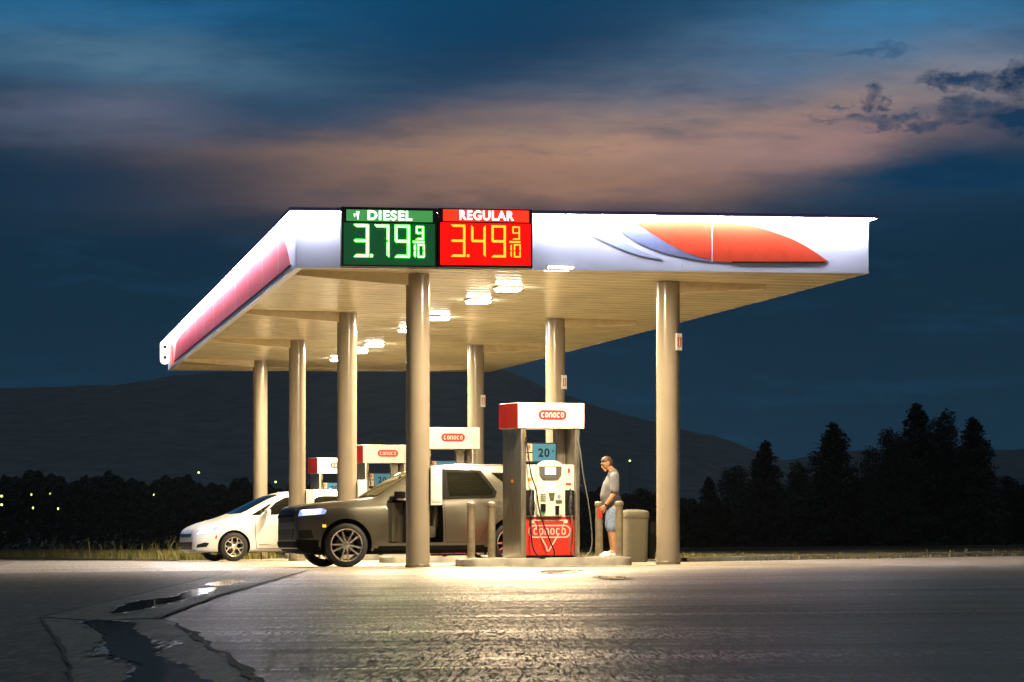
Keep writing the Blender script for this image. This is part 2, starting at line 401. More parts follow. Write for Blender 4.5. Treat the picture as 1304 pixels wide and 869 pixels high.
# ------------------------------------------------------------------- canopy
ZS = CAMZ + 3.68                 # underside of the fascia
U0, U1, V0, V1 = -2.336, 7.089, -2.774, 34.2
FH = .915
can = empty('station_canopy', (OX, OY, 0), TH, 'long fuel station canopy with white lit fascia and yellow soffit on eight round columns', 'canopy')
def soff(u): return CAMZ + 3.80 - .016 * u
def fz(u): return ZS + .0045 * (u - U0)       # the fascia climbs a little to the right
# soffit of shallow ribbed planks running across the canopy
mb = MB(); pw = .61; v = V0 + .06
while v < V1 - .1:
    prof = [(0, .045), (.028, 0), (pw * .5, -.014), (pw - .028, 0), (pw, .045)]
    vs = []
    for (dv, dz) in prof:
        for u in (U0 + .05, U1 - .05): vs.append((u, v + dv, soff(u) + dz))
    mb.add(vs, [(2 * i, 2 * i + 1, 2 * i + 3, 2 * i + 2) for i in range(4)])
    v += pw
so = mb.build('soffit', M['soffit'], can, angle=12)
mb = MB(); mb.add([(U0, V0, fz(U0) + FH - .04), (U1, V0, fz(U1) + FH - .04), (U1, V1, fz(U1) + FH - .04), (U0, V1, fz(U0) + FH - .04),
                   (U0, V0, fz(U0) + FH - .10), (U1, V0, fz(U1) + FH - .10), (U1, V1, fz(U1) + FH - .10), (U0, V1, fz(U0) + FH - .10)],
                  [(0, 1, 2, 3), (4, 7, 6, 5), (0, 4, 5, 1), (1, 5, 6, 2), (2, 6, 7, 3), (3, 7, 4, 0)])
mb.build('roof', M['roofdeck'], can)
def fascia_panel(name, a, b, n):                # a,b: corner uv ; panels with thin joints
    mb = MB(); A = Vector(a); B = Vector(b); d = (B - A); ln = d.length; d.normalize(); nrm = Vector((d.y, -d.x))
    for i in range(n):
        p = A + d * (ln * i / n + (.003 if i else 0)); q = A + d * (ln * (i + 1) / n - (.003 if i < n - 1 else 0))
        vs = []
        for P in (p, q):
            for off in (0, -.04):
                for top in (0, 1): vs.append((P.x + nrm.x * off, P.y + nrm.y * off, fz(P.x) + top * (FH - .03)))
        mb.add(vs, [(0, 1, 5, 4), (2, 6, 7, 3), (0, 4, 6, 2), (1, 3, 7, 5), (0, 2, 3, 1), (4, 5, 7, 6)])
    return mb.build(name, M['fascia'], can)
fascia_panel('front_fascia', (U0, V0), (U1, V0), 3)
fascia_panel('side_fascia', (U1, V0 + .002), (U1, V1), 12)
fascia_panel('side_fascia', (U0, V1), (U0, V0 + .002), 12)
fascia_panel('rear_fascia', (U1, V1), (U0, V1), 3)
def ring_bar(name, o0, o1, z0, z1, mat):        # a bar that runs round the whole fascia, from offset o0 to o1 outwards
    mb = MB(); cs = [(-1, -1), (1, -1), (1, 1), (-1, 1)]; vs = []
    st = [(c_, cs[(k + 1) % 4], (24, 96, 24, 96)[k]) for k, c_ in enumerate(cs)]; cnt = 0
    for (c0, c1, nseg) in st:
        for q in range(nseg):
            cnt += 1
            for o in (o0, o1):
                P = []
                for sx, sy in (c0, c1): P.append(((U0 - o) if sx < 0 else (U1 + o), (V0 - o) if sy < 0 else (V1 + o)))
                u = P[0][0] + (P[1][0] - P[0][0]) * q / nseg; v_ = P[0][1] + (P[1][1] - P[0][1]) * q / nseg
                for z in (z0, z1): vs.append((u, v_, fz(u) + z))
    fs = []
    for i in range(cnt):
        a = 4 * i; b = 4 * ((i + 1) % cnt)
        fs += [(a, b, b + 1, a + 1), (a + 2, a + 3, b + 3, b + 2), (a + 1, b + 1, b + 3, a + 3), (a, a + 2, b + 2, b)]
    mb.add(vs, fs); return mb.build(name, mat, can)
ring_bar('top_lip', -.05, .11, FH - .03, FH, M['lip'])
ring_bar('top_lip_edge', .11, .125, FH - .055, FH + .004, M['lip'])
ring_bar('light_strip', .058, .106, FH - .052, FH - .034, M['strip'])
ring_bar('bottom_trim', -.10, .008, -.03, -.002, M['fascia'])
mb = MB()                                        # inner return between fascia and the raised soffit
for (a, b) in (((U0 + .1, V0 + .1), (U0 + .1, V1 - .1)), ((U0 + .1, V0 + .1), (U1 - .1, V0 + .1)), ((U1 - .1, V0 + .1), (U1 - .1, V1 - .1)), ((U0 + .1, V1 - .1), (U1 - .1, V1 - .1))):
    mb.add([(*a, fz(a[0]) - .028), (*b, fz(b[0]) - .028), (*b, fz(b[0]) + .3), (*a, fz(a[0]) + .3)], [(0, 1, 2, 3)])
mb.build('inner_return', M['beam'], can)
# columns, cantilever brackets
ROWS = [0, 10.22, 20.42, 30.62]; UC = (0, 4.36)
for r_i, vr in enumerate(ROWS):
    for c_i, uc in enumerate(UC):
        x, y = UV(uc, vr); z0 = G(x, y) - .02; zt = soff(uc) - .012
        mb = MB(); n = 40
        mb.lathe([(.202, z0), (.202, zt)], n)
        col = mb.build('column', M['column'], can, angle=40); col.location = (uc, vr, 0)
        mb = MB(); mb.lathe([(.215, z0 + .02), (.215, z0 + .075), (.2035, z0 + .09)], 40, cap=False); mb.build('base_collar', M['bollard'], col, angle=40)
        if c_i == 1:
            mb = MB().box(-.065, .065, -.012, .012, -.145, .145, bev=.004)
            mt = Matrix.Translation((.15, -.17, 3.18 if r_i == 0 else 2.95 - .05 * r_i)) @ Matrix.Rotation(R(28), 4, 'Z')
            pl = mb.build('number_plate', M['white'], col, mt=mt)
            mb = MB(); ribbon(mb, [(-.03, -.075), (.03, -.075), (.03, .075), (-.03, .075)], .022, 0, .003, True)
            q = MB(); q.add(mb.v, mb.f, Matrix.Translation((.15, -.17, 3.18 if r_i == 0 else 2.95 - .05 * r_i)) @ Matrix.Rotation(R(28), 4, 'Z') @ Matrix.Translation((0, -.0125, 0)) @ FRONT)
            q.build('plate_numeral', M['red'], col)
        s = -1 if c_i == 0 else 1
        mb = MB(); a = uc + s * .15; ln = 1.95 if c_i == 0 else 1.55
        e = a + s * ln; d0, d1 = (.20, .09)
        mb.add([(a, vr - .1, soff(a) - .001), (e, vr - .1, soff(e) - .001), (e, vr - .1, soff(e) - d1), (a, vr - .1, soff(a) - d0),
                (a, vr + .1, soff(a) - .001), (e, vr + .1, soff(e) - .001), (e, vr + .1, soff(e) - d1), (a, vr + .1, soff(a) - d0)],
               [(0, 1, 2, 3), (7, 6, 5, 4), (0, 4, 5, 1), (1, 5, 6, 2), (2, 6, 7, 3), (3, 7, 4, 0)])
        mb.build('bracket', M['beam'], can)
# fascia graphics. drawing frame: x along the front from its left corner, y up from the fascia's foot
def F_pt(px, py):                                # photo pixel -> point on the real front fascia plane
    k = (px - 652.0) / F; x0, y0 = UV(U0, V0)
    u = (k * y0 - x0) / (CT - k * ST); Y = y0 + u * ST
    return (u, (634.0 - py) / F * Y + CAMZ - fz(U0 + u))
def front_graphic(name, pix, mat, t0, t1):
    P = [F_pt(*p) for p in pix]; mb = MB()
    ti = len(P); vs = []; 
    for t in (t0, t1): vs += [(U0 + u, V0 - t, fz(U0 + u) + h) for u, h in P]
    fs = [tuple(range(ti)), tuple(range(2 * ti - 1, ti - 1, -1))] + [(i, (i + 1) % ti, ti + (i + 1) % ti, ti + i) for i in range(ti)]
    mb.add(vs, fs); return mb.build(name, mat, can)
def arc(pts, n=8):
    W = [Vector(p) for p in pts]; out = []
    for i in range(len(W) - 1):
        p0 = W[max(i - 1, 0)]; p1 = W[i]; p2 = W[i + 1]; p3 = W[min(i + 2, len(W) - 1)]
        for k in range(n):
            t = k / n; q = .5 * ((2 * p1) + (-p0 + p2) * t + (2 * p0 - 5 * p1 + 4 * p2 - p3) * t * t + (-p0 + 3 * p1 - 3 * p2 + p3) * t ** 3)
            out.append((q.x, q.y))
    out.append(tuple(W[-1])); return out
front_graphic('red_sail', arc([(808, 284), (860, 283), (920, 284), (960, 288), (1005, 303), (1036, 320), (1055, 333.5)]) + arc([(1050, 334), (990, 334.5), (932, 334), (905, 331.5), (872, 321), (840, 304), (814, 287)]), M['orange_red'], .002, .006)
front_graphic('slate_crescent', arc([(782, 286), (800, 302), (832, 318), (870, 328), (905, 333)]) + arc([(930, 334), (902, 329.5), (868, 318), (836, 301), (806, 284)]), M['slate'], .002, .005)
front_graphic('pale_crescent', arc([(752, 300), (778, 312), (812, 325), (846, 331)]) + arc([(838, 328), (815, 319), (790, 307), (762, 300)]), M['paleblue'], .002, .005)
front_graphic('dark_hem', [(932, 333.4), (1050, 333.4), (1050, 335), (932, 335)], M['trim'], .007, .009)
front_graphic('seam_strip', [(906.2, 272), (907.4, 272), (907.4, 345), (906.2, 345)], M['white'], .0062, .008)
def side_graphic(name, poly, mat, t0, t1):       # poly (v, h) on the left fascia
    n = len(poly); vs = []
    for t in (t0, t1): vs += [(U0 - t, v_, fz(U0) + h) for v_, h in poly]
    fs = [tuple(range(n)), tuple(range(2 * n - 1, n - 1, -1))] + [(i, (i + 1) % n, n + (i + 1) % n, n + i) for i in range(n)]
    mb = MB(); mb.add(vs, fs); return mb.build(name, mat, can)
side_graphic('red_band', [(V0 + 1.0, .10), (V0 + 1.35, .30), (V0 + 1.9, .55), (V0 + 2.6, .66), (V1 - 6.5, .66), (V1 - 4.2, .56), (V1 - 3.2, .10)], M['pinkred'], .002, .006)
side_graphic('dark_hem', [(V0 + .9, .065), (V0 + .9, .095), (V1 - 3.0, .095), (V1 - 3.0, .065)], M['trim'], .002, .006)
for k in range(1, 12):
    vv = V0 + (V1 - V0) * k / 12
    if k < 11: side_graphic('seam_strip', [(vv - .015, .10), (vv - .015, .86), (vv + .015, .86), (vv + .015, .10)], M['paleblue'], .0065, .008)
side_graphic('corner_cap', [(V0 + .002, 0), (V0 + .002, .86), (V0 + .28, .86), (V0 + .28, 0)], M['paleblue'], .002, .004)
# emblem sign on the far end of the left fascia
emb = empty('emblem_sign', (*UV(U0 - .02, V1 - 1.6), fz(U0) + .42), TH, 'round edged white and red lit emblem sign at the far end of the left fascia', 'sign')
mb = MB(); mb.prism([(y_, x_) for x_, y_ in capsule(.68, .26)], -.10, .05, Matrix.Translation((-.16, 0, 0)) @ FRONT); mb.build('sign_case', M['emblem'], emb, angle=40)
for zz in (.15, -.15):
    mb = MB(); mb.prism([(-.045, -.045), (.045, -.045), (.045, .045), (-.045, .045)], .05, .056, Matrix.Translation((-.16, 0, zz)) @ FRONT); mb.build('mark', M['trim'], emb)
mb = MB().box(.002, .02, -1.4, -.3, -.32, .26); mb2 = MB(); mb2.box(-.015, -.003, -1.2, -.1, -.32, .22); mb2.build('red_panel', M['hdr_red'], emb)

# ceiling lights
light0 = None
LV = [-2.58, 2.09, 5.34, 10.4, 14.8, 20.9, 24.0, 28.3]
LLAB = ['square white ceiling light just behind the front fascia right of the red price sign', 'bright square ceiling light second from the front fascia', 'bright square ceiling light third from the front fascia',
        'square ceiling light just right of the front left column, fourth from the front', 'small glowing ceiling light fifth from the front, between columns', 'ceiling light right of the second left column, sixth from the front',
        'ceiling light seventh from the front, next to last of its row', 'farthest ceiling light at the back of the canopy row']
def area(name, loc, size, power, col, parent=None, rot=(0, 0, 0), size_y=None, shape='SQUARE'):
    ld = bpy.data.lights.new(name, 'AREA'); ld.energy = power; ld.color = col; ld.shape = 'RECTANGLE' if size_y else shape
    ld.size = size
    if size_y: ld.size_y = size_y
    o = bpy.data.objects.new(name, ld); COL.objects.link(o); o.location = loc; o.rotation_euler = rot
    if parent: o.parent = parent
    return o
WARM = (1.0, .80, .50)
for i, v_ in enumerate(LV):
    u = 1.93; x, y = UV(u, v_); z = soff(u) - .012
    if light0 is None:
        light0 = empty('ceiling_light', (x, y, z), TH, LLAB[i], 'ceiling light', 'square ceiling lights in a row under the canopy')
        MB().box(-.24, .24, -.24, .24, -.029, .0, bev=.006).build('frame', M['white'], light0)
        MB().box(-.20, .20, -.20, .20, -.07, -.030, bev=.008).build('diffuser', M['lamp'], light0)
        o = light0
    else:
        o = copy_tree(light0); o.location = (x, y, z); o['label'] = LLAB[i]
    area('lamp_glow', (x, y, z - .10), .40, 720, WARM)

# price signs
W0 = .70
def sign_xy(px, py): return F_pt(px, py)
def seg_digits(mb, s, x0, y0, w, h, gap, st, t0, t1):
    SEG = {'0': 'abcdef', '1': 'bc', '3': 'abgcd', '4': 'fgbc', '7': 'abc', '9': 'abcdfg'}
    x = x0
    for ch in s:
        if ch == '.':
            mb.prism([(x - gap * .55 - st * .5, y0), (x - gap * .55 + st * .6, y0), (x - gap * .55 + st * .6, y0 + st * 1.1), (x - gap * .55 - st * .5, y0 + st * 1.1)], t0, t1); continue
        g = st * .12; y1 = y0 + h; ym = y0 + h / 2; x1 = x + w
        P = {'a': [(x, y1), (x1, y1), (x1 - st, y1 - st), (x + st, y1 - st)],
             'd': [(x, y0), (x + st, y0 + st), (x1 - st, y0 + st), (x1, y0)],
             'g': [(x + g, ym), (x + st * .6, ym + st / 2), (x1 - st * .6, ym + st / 2), (x1 - g, ym), (x1 - st * .6, ym - st / 2), (x + st * .6, ym - st / 2)],
             'f': [(x, y1 - g), (x + st, y1 - st - g), (x + st, ym + st * .5 + g), (x, ym + g)],
             'e': [(x, y0 + g), (x, ym - g), (x + st, ym - st * .5 - g), (x + st, y0 + st + g)],
             'b': [(x1, y1 - g), (x1, ym + g), (x1 - st, ym + st * .5 + g), (x1 - st, y1 - st - g)],
             'c': [(x1, y0 + g), (x1 - st, y0 + st + g), (x1 - st, ym - st * .5 - g), (x1, ym - g)]}
        if ch == '1': x += 0
        for k in SEG[ch]: mb.prism(P[k], t0, t1)
        x += w + gap
def price_sign(name, label, px0, px1, hx0, hx1, price, word, mscr, mhdr, mled, dx, fx, wsx):
    a = sign_xy(px0, 267.0); b = sign_xy(px1, 342.5)
    ax, bx = a[0], b[0]; x, y = UV(U0 + (ax + bx) / 2, V0)
    cu = (ax + bx) / 2; zb = fz(U0 + cu)
    e = empty(name, (x, y, zb), TH, label, 'price sign')
    hw = (bx - ax) / 2; top = .93; bot = -.015
    MB().box(-hw + .001, hw - .001, -.16, -.003, bot, top, bev=.008).build('cabinet', M['signbox'], e)
    P = lambda qx, qy: (F_pt(qx, qy)[0] - cu, F_pt(qx, qy)[1])
    def rect(nm, x0, y0, x1, y1, mat, t0, t1):
        p = P(x0, y0); q = P(x1, y1); mb = MB(); mb.prism([(p[0], p[1]), (q[0], p[1]), (q[0], q[1]), (p[0], q[1])], t0, t1, FRONT)
        return mb.build(nm, mat, e)
    scr = rect('screen', px0 + 3, 285, px1 - 3, 339.5, mscr, .161, .168)
    hd = rect('header', hx0, 268.5, hx1, 284.3, mhdr, .161, .172)
    k = 3.13 / 243.0
    mb = MB(); p = P(dx, 328.5); h = 40 * k; 
    seg_digits(mb, price, p[0], p[1], 18.3 * k, h, 7.2 * k, 2.9 * k, .169, .176)
    p = P(fx, 306.5); seg_digits(mb, '9', p[0] + 3.2 * k, p[1], 9.6 * k, 16.5 * k, 3 * k, 1.7 * k, .169, .176)
    p = P(fx, 329); seg_digits(mb, '1', p[0] - 6.4 * k, p[1], 9 * k, 16.5 * k, 3 * k, 1.7 * k, .169, .176)
    seg_digits(mb, '0', p[0] + 5.2 * k, p[1], 8.6 * k, 16.5 * k, 3 * k, 1.7 * k, .169, .176)
    p = P(fx, 310.5); mb.prism([(p[0] - .5 * k, p[1]), (p[0] + 13.5 * k, p[1]), (p[0] + 13.5 * k, p[1] + 2.2 * k), (p[0] - .5 * k, p[1] + 2.2 * k)], .169, .176)
    q = MB(); q.add(mb.v, mb.f, FRONT); q.build('price_digits', mled, scr)
    t = text_mb(word, .205, .003, .0055, wsx); c = P((hx0 + hx1) / 2, 276.6)
    q = MB(); q.add(t.v, t.f, Matrix.Translation((c[0], -.175, c[1])) @ FRONT); q.build('lettering', M['hdr_text'], hd)
    return e, k, P, cu, hd
e1, kk, P1, cu1, hd1 = price_sign('price_sign', 'green lit DIESEL price sign reading 3.79 on the front fascia', 433, 555, 439.5, 549, '3.79', 'DIESEL', M['scr_green'], M['hdr_green'], M['led_white'], 449, 524.6, 1.08)
mb = MB(); c = P1(452, 276)
for (ox, w_, h_) in ((-.03, .012, .05), (.02, .02, .13)):
    mb.prism([(c[0] + ox, c[1] - h_ / 2), (c[0] + ox + w_ * .6, c[1] - h_ / 2), (c[0] + ox + w_ * 1.4, c[1] + h_ / 2), (c[0] + ox - w_, c[1] + h_ / 2)], .172, .176, FRONT)
mb.build('flash_mark', M['hdr_text'], hd1)
e2, _, P2, cu2, hd2 = price_sign('price_sign', 'red lit REGULAR price sign reading 3.49 with amber digits', 556, 676, 562.5, 671, '3.49', 'REGULAR', M['scr_red'], M['hdr_red'], M['led_amber'], 572, 646.8, .92)

# ------------------------------------------------------------------- islands
def island(vr, u0, u1, label):
    x, y = UV(0, vr)
    pts = []
    w0, w1 = -.32, .95; r = .35
    for (cu_, cv, a0) in ((u1 - r, w1 - r, 0), (u0 + r, w1 - r, 90), (u0 + r, w0 + r, 180), (u1 - r, w0 + r, 270)):
        for k in range(6):
            a = R(a0 + 90 * k / 5); pts.append((cu_ + r * math.cos(a), cv + r * math.sin(a)))
    cen = UV((u0 + u1) / 2, vr + .3); z = G(*cen)
    mb = MB(); n = len(pts); vs = []
    for lev, ins in ((-.06, 0), (.12, 0), (.145, .02)):
        for u, v_ in pts:
            cu_, cv = (u0 + u1) / 2, (w0 + w1) / 2; f = 1 - ins * (1 / max(.3, math.hypot(u - cu_, v_ - cv)))
            u2, v2 = cu_ + (u - cu_) * f, cv + (v_ - cv) * f; wx, wy = UV(u2, vr + v2)
            vs.append((u2, v2, G(wx, wy) + lev - z))
    fs = [(j * n + i, j * n + (i + 1) % n, (j + 1) * n + (i + 1) % n, (j + 1) * n + i) for j in range(2) for i in range(n)]
    fs.append(tuple(2 * n + i for i in range(n)))
    mb.add(vs, fs); o = mb.build('pump_island', M['concrete'], angle=30)
    o.location = (x, y, z); o.rotation_euler = (0, 0, TH)
    tag(o, label, 'pump island', 'raised concrete pump islands')
ILAB = ['low concrete pump island under the nearest pump and the standing man', 'concrete pump island under the second pump, behind the dark car', 'concrete pump island of the third pump, behind the white car', 'farthest concrete pump island, at the back of the canopy']
for i, vr in enumerate(ROWS): island(vr, .74, 3.72, ILAB[i])
def isl_z(u, vr): x, y = UV(u, vr + .3); return G(x, y) + .14

# --------------------------------------------------------------------- pumps
def bezier_pts(pts, n=8): 
    W = [Vector(p) for p in pts]; out = []
    for i in range(len(W) - 1):
        p0 = W[max(i - 1, 0)]; p1 = W[i]; p2 = W[i + 1]; p3 = W[min(i + 2, len(W) - 1)]
        for k in range(n):
            t = k / n; out.append(.5 * ((2 * p1) + (-p0 + p2) * t + (2 * p0 - 5 * p1 + 4 * p2 - p3) * t * t + (-p0 + 3 * p1 - 3 * p2 + p3) * t ** 3))
    out.append(W[-1]); return out
def make_pump(loc, rz, label):
    e = empty('fuel_pump', loc, rz, label, 'fuel pump', 'fuel pumps under the canopy')
    # local: x across the front, -y towards the viewer, z up; front plane at y=-.42
    D = .42
    MB().box(-.40, .56, -D, D, 0, .05, bev=.01).build('base', M['trim'], e)
    for x0, x1 in ((-.50, -.40), (.50, .585)):
        MB().box(x0, x1, -D - .02, D + .02, .0, 2.24, bev=.018).build('side_post', M['steel'], e, angle=40)
    va = MB().box(-.56, .66, -.46, .46, 2.22, 2.655, bev=.012).build('valance', M['white'], e, angle=40)
    MB().box(-.565, -.561, -.45, .45, 2.225, 2.65).build('red_end', M['hdr_red'] if False else M['red'], va)
    MB().box(.661, .665, -.45, .45, 2.225, 2.65).build('red_end', M['red'], va)
    mb = MB(); mb.prism(capsule(.52, .165), .461, .465, Matrix.Translation((.07, 0, 2.45)) @ FRONT); lg = mb.build('logo_badge', M['red'], va)
    q = MB(); b_ = brand_letters(.43, .085, .4655, .469); q.add(b_.v, b_.f, Matrix.Translation((.07, 0, 2.45)) @ FRONT); q.build('logo_letters', M['white'], lg)
    # lower red cabinet
    lo = MB().box(-.398, .498, -D + .02, D - .02, .05, .70, bev=.008).build('lower_panel', M['red'], e)
    f = D - .02
    mb = MB(); tri = [(-.26, .62), (.32, .62), (.05, .10)]
    ribbon(mb, [(.0, .12), (-.02, .20), (-.14, .40)], .022, f, f + .004); ribbon(mb, [(.02, .12), (.07, .20), (.20, .40)], .022, f, f + .004)
    ribbon(mb, [(-.20, .52), (-.26, .65), (.33, .65), (.27, .52)], .022, f, f + .004)
    ribbon(mb, [(x + .04, y + .46) for x, y in capsule(.76, .20)], .022, f, f + .006, True)
    b_ = brand_letters(.62, .115, f + .002, f + .007); mb.add(b_.v, b_.f, Matrix.Translation((.04, .46, 0)))
    q = MB(); q.add(mb.v, mb.f, FRONT); q.build('logo_outline', M['pale'] , lo)
    # upper cream cabinet
    up = MB().box(-.398, .498, -D + .03, D - .03, .705, 1.60, bev=.012).build('upper_panel', M['cream'], e)
    # bowed centre module
    outline = [(-.20, .76), (-.16, .73), (.20, .73), (.24, .76), (.26, 1.50)] + [(.03 + .24 * math.cos(R(a)), 1.56 + .12 * math.sin(R(a))) for a in range(0, 181, 20)] + [(-.22, 1.50)]
    mb = MB(); mb.prism(outline, D - .03, D + .035, FRONT); md = mb.build('card_module', M['cream'], e, angle=40)
    mb = MB(); mb.prism([(-.18, 1.57), (.24, 1.57), (.23, 1.42), (.17, 1.34), (-.11, 1.34), (-.17, 1.42)], D + .036, D + .045, FRONT); bz = mb.build('display_bezel', pbr_grey, md)
    mb = MB(); mb.prism([(-.07, 1.55), (.13, 1.55), (.13, 1.43), (-.07, 1.43)], D + .046, D + .049, FRONT); lc = mb.build('price_display', M['lcd'], bz)
    mb = MB(); seg_digits(mb, '1', -.03, 1.46, .03, .06, .02, .008, D + .0495, D + .051); seg_digits(mb, '30', .01, 1.46, .03, .06, .02, .008, D + .0495, D + .051)
    q = MB(); q.add(mb.v, mb.f, FRONT); q.build('display_digits', M['slate'], bz)
    mb = MB(); mb.prism([(-.05, 1.30), (.12, 1.30), (.12, 1.16), (-.05, 1.16)], D + .036, D + .042, FRONT); mb.build('card_screen', M['lcd'], md)
    mb = MB(); mb.prism([(.0, 1.12), (.11, 1.12), (.09, 1.0), (.02, 1.0)], D + .036, D + .05, FRONT)
    mb.prism([(.13, 1.0), (.24, 1.0), (.24, .95), (.13, .95)], D + .036, D + .05, FRONT); mb.build('card_slot', pbr_grey, md)
    mb = MB()
    for i in range(3):
        for j in range(4): mb.prism([(-.15 + i * .035, 1.1 - j * .035), (-.125 + i * .035, 1.1 - j * .035), (-.125 + i * .035, 1.075 - j * .035), (-.15 + i * .035, 1.075 - j * .035)], D + .036, D + .043, FRONT)
    mb.build('keypad', pbr_grey, md)
    mb = MB(); mb.lathe([(.03, 0), (.03, .012)], 14, Matrix.Translation((.19, -D - .036, 1.06)) @ FRONT); mb.build('round_button', M['slate'], md)
    mb = MB(); mb.prism([(-.15, .93), (-.06, .93), (-.06, .80), (-.15, .80)], D + .036, D + .06, FRONT); mb.build('selector_cap', M['black'], md)
    mb = MB(); mb.prism([(-.14, .80), (-.07, .80), (-.08, .74), (-.13, .74)], D + .036, D + .05, FRONT); mb.build('diesel_label', M['green'], md)
    mb = MB(); mb.prism([(.12, .90), (.19, .90), (.19, .74), (.12, .74)], D + .036, D + .05, FRONT); mb.build('octane_label', M['black'], md)
    mb = MB(); mb.prism([(.38, 1.54), (.42, 1.54), (.42, 1.46), (.38, 1.46)], D - .029, D - .026, FRONT); mb.build('red_sticker', M['red'], up)
    # topper with the small screen
    tp = MB().box(-.36, .22, -D + .14, -D + .22, 1.64, 1.98, bev=.008).build('topper', M['black'], e)
    mb = MB(); mb.prism([(-.22, 1.66), (.20, 1.66), (.20, 1.96), (-.22, 1.96)], D - .139, D - .136, FRONT); ts = mb.build('topper_screen', M['blue_screen'], tp)
    t = text_mb('20', .20, .002, .004); q = MB(); q.add(t.v, t.f, Matrix.Translation((-.02, -D + .132, 1.80)) @ FRONT)
    t = text_mb('c', .07, .002, .002); q.add(t.v, t.f, Matrix.Translation((.15, -D + .132, 1.84)) @ FRONT); q.build('topper_numeral', M['black'], ts)
    mb = MB(); mb.prism([(-.385, 1.66), (-.23, 1.66), (-.23, 1.80), (-.385, 1.80)], D - .139, D - .135, FRONT); mb.prism([(-.385, 1.82), (-.23, 1.82), (-.23, 1.96), (-.385, 1.96)], D - .139, D - .135, FRONT); lc_ = mb.build('topper_card', pbr_tan, tp)
    t = text_mb('9', .13, .002, .004); q = MB(); q.add(t.v, t.f, Matrix.Translation((-.305, -D + .133, 1.89)) @ FRONT); q.build('card_numeral', M['red_dark'], lc_); q = MB()
    t = text_mb('8', .07, .002, .003); q.add(t.v, t.f, Matrix.Translation((-.305, -D + .133, 1.73)) @ FRONT); q.build('card_numeral', M['red_dark'], lc_)
    MB().box(.30, .47, -.05, .10, 1.60, 2.22, bev=.01).build('vent_post', M['steel'], e)
    for (sx_, sz_, sw_, sh_, mt_) in ((-.36, 1.44, .10, .07, 'sticker'), (-.36, 1.32, .08, .06, 'amber_paint'), (.34, 1.36, .11, .09, 'sticker'), (.345, 1.25, .10, .04, 'red'), (.30, .60, .07, .06, 'sticker'), (-.34, .60, .09, .05, 'sticker')):
        zz = D - .029 if sz_ > .7 else D - .019
        mb = MB(); mb.prism([(sx_, sz_), (sx_ + sw_, sz_), (sx_ + sw_, sz_ + sh_), (sx_, sz_ + sh_)], zz, zz + .003, FRONT); mb.build('sticker', M[mt_], up if sz_ > .7 else lo)
    # nozzles in their boots
    for sx, cx in ((-1, -.33), (1, .40)):
        nb = MB().box(cx - .075, cx + .075, -D - .03, -D + .04, .73, 1.17, bev=.02).build('nozzle_boot', M['black'], e, angle=40)
        mb = MB()
        mb.tube([(cx, -D - .06, .74), (cx - .01, -D - .07, .86), (cx, -D - .06, .98), (cx + .01, -D - .045, 1.08)], .032, 8, rs=[.026, .034, .036, .024])
        mb.tube([(cx + .01, -D - .045, 1.08), (cx + .02, -D - .03, 1.14), (cx + .01, -D + .0, 1.19)], .013, 8)
        mb.tube([(cx + .05, -D - .07, .80), (cx + .065, -D - .09, .90), (cx + .04, -D - .08, 1.0)], .008, 6)
        mb.build('nozzle', M['nozzle'], nb, angle=40)
    # hoses: from the top of a post, down past the boot, looping to the kerb
    def hose(pts, r=.0115, mat='black'): 
        MB().tube(bezier_pts(pts), r, 8).build('hose', M[mat], e, smooth=True)
    hose([(-.43, -D - .03, 2.10), (-.41, -D - .10, 1.85), (-.36, -D - .13, 1.45), (-.27, -D - .15, 1.15), (-.20, -D - .16, .75), (-.05, -D - .17, .35), (.05, -D - .18, .10), (-.05, -D - .19, .02), (-.22, -D - .19, .02), (-.34, -D - .18, .18), (-.36, -D - .14, .45), (-.34, -D - .08, .74)])
    hose([(.545, -D - .03, 2.05), (.57, -D - .08, 1.8), (.62, -D - .10, 1.4), (.70, -D - .12, .95), (.76, -D - .13, .45), (.74, -D - .14, .15), (.62, -D - .15, .035), (.45, -D - .15, .03), (.37, -D - .14, .15), (.36, -D - .12, .35), (.41, -D - .08, .55), (.41, -D - .07, .74)], mat='silver_hose')
    MB().tube([(-.43, -D - .03, 2.14), (-.43, -D - .035, 1.99)], .02, 8).build('swivel', M['brass'], e)
    MB().tube([(.545, -D - .03, 2.12), (.545, -D - .035, 1.98)], .02, 8).build('swivel', M['silver_hose'], e)
    # nozzle and hose on the far face, seen past the right post
    mb = MB(); mb.tube([(.60, .10, 1.36), (.67, -.02, 1.33), (.76, -.1, 1.24)], .022, 8, rs=[.035, .024, .013]); mb.build('far_nozzle', M['nozzle'], e, smooth=True)
    mb = MB().box(.59, .66, .0, .08, 1.34, 1.43, bev=.01); mb.build('far_guard', M['red'], e)
    MB().box(-.506, -.502, -.10, .02, 1.30, 1.35).build('side_sticker', M['amber_paint'], e)
    return e
M['amber_paint'] = pbr('amber_sticker', (.75, .30, .04), .5)
M['pale'] = pbr('pale_pink_vinyl', (.74, .56, .48), .4, noise=.04)
pbr_grey = pbr('grey_plastic', (.10, .095, .08), .4, noise=.08)
pbr_tan = pbr('tan_card', (.42, .36, .24), .5, noise=.08)
M['sticker'] = pbr('sticker_white', (.6, .58, .5), .4)
M['red_dark'] = pbr('dark_red_print', (.30, .03, .03), .5)
M['nozzle'] = pbr('nozzle_metal', (.10, .10, .10), .35, metal=.6, noise=.3, nscale=30)
M['brass'] = pbr('brass', (.55, .40, .12), .35, metal=.8)
M['amber_paint'] = pbr('amber_sticker', (.75, .30, .04), .5)
PU = 2.15
PLAB = ['nearest fuel pump, red base panel and lit card screen, beside the standing man', 'second fuel pump, its white valance showing above the dark car roof',
        'third fuel pump, its red ended valance left of the front left column', 'farthest fuel pump, small red and white valance behind the third left column']
p0 = None
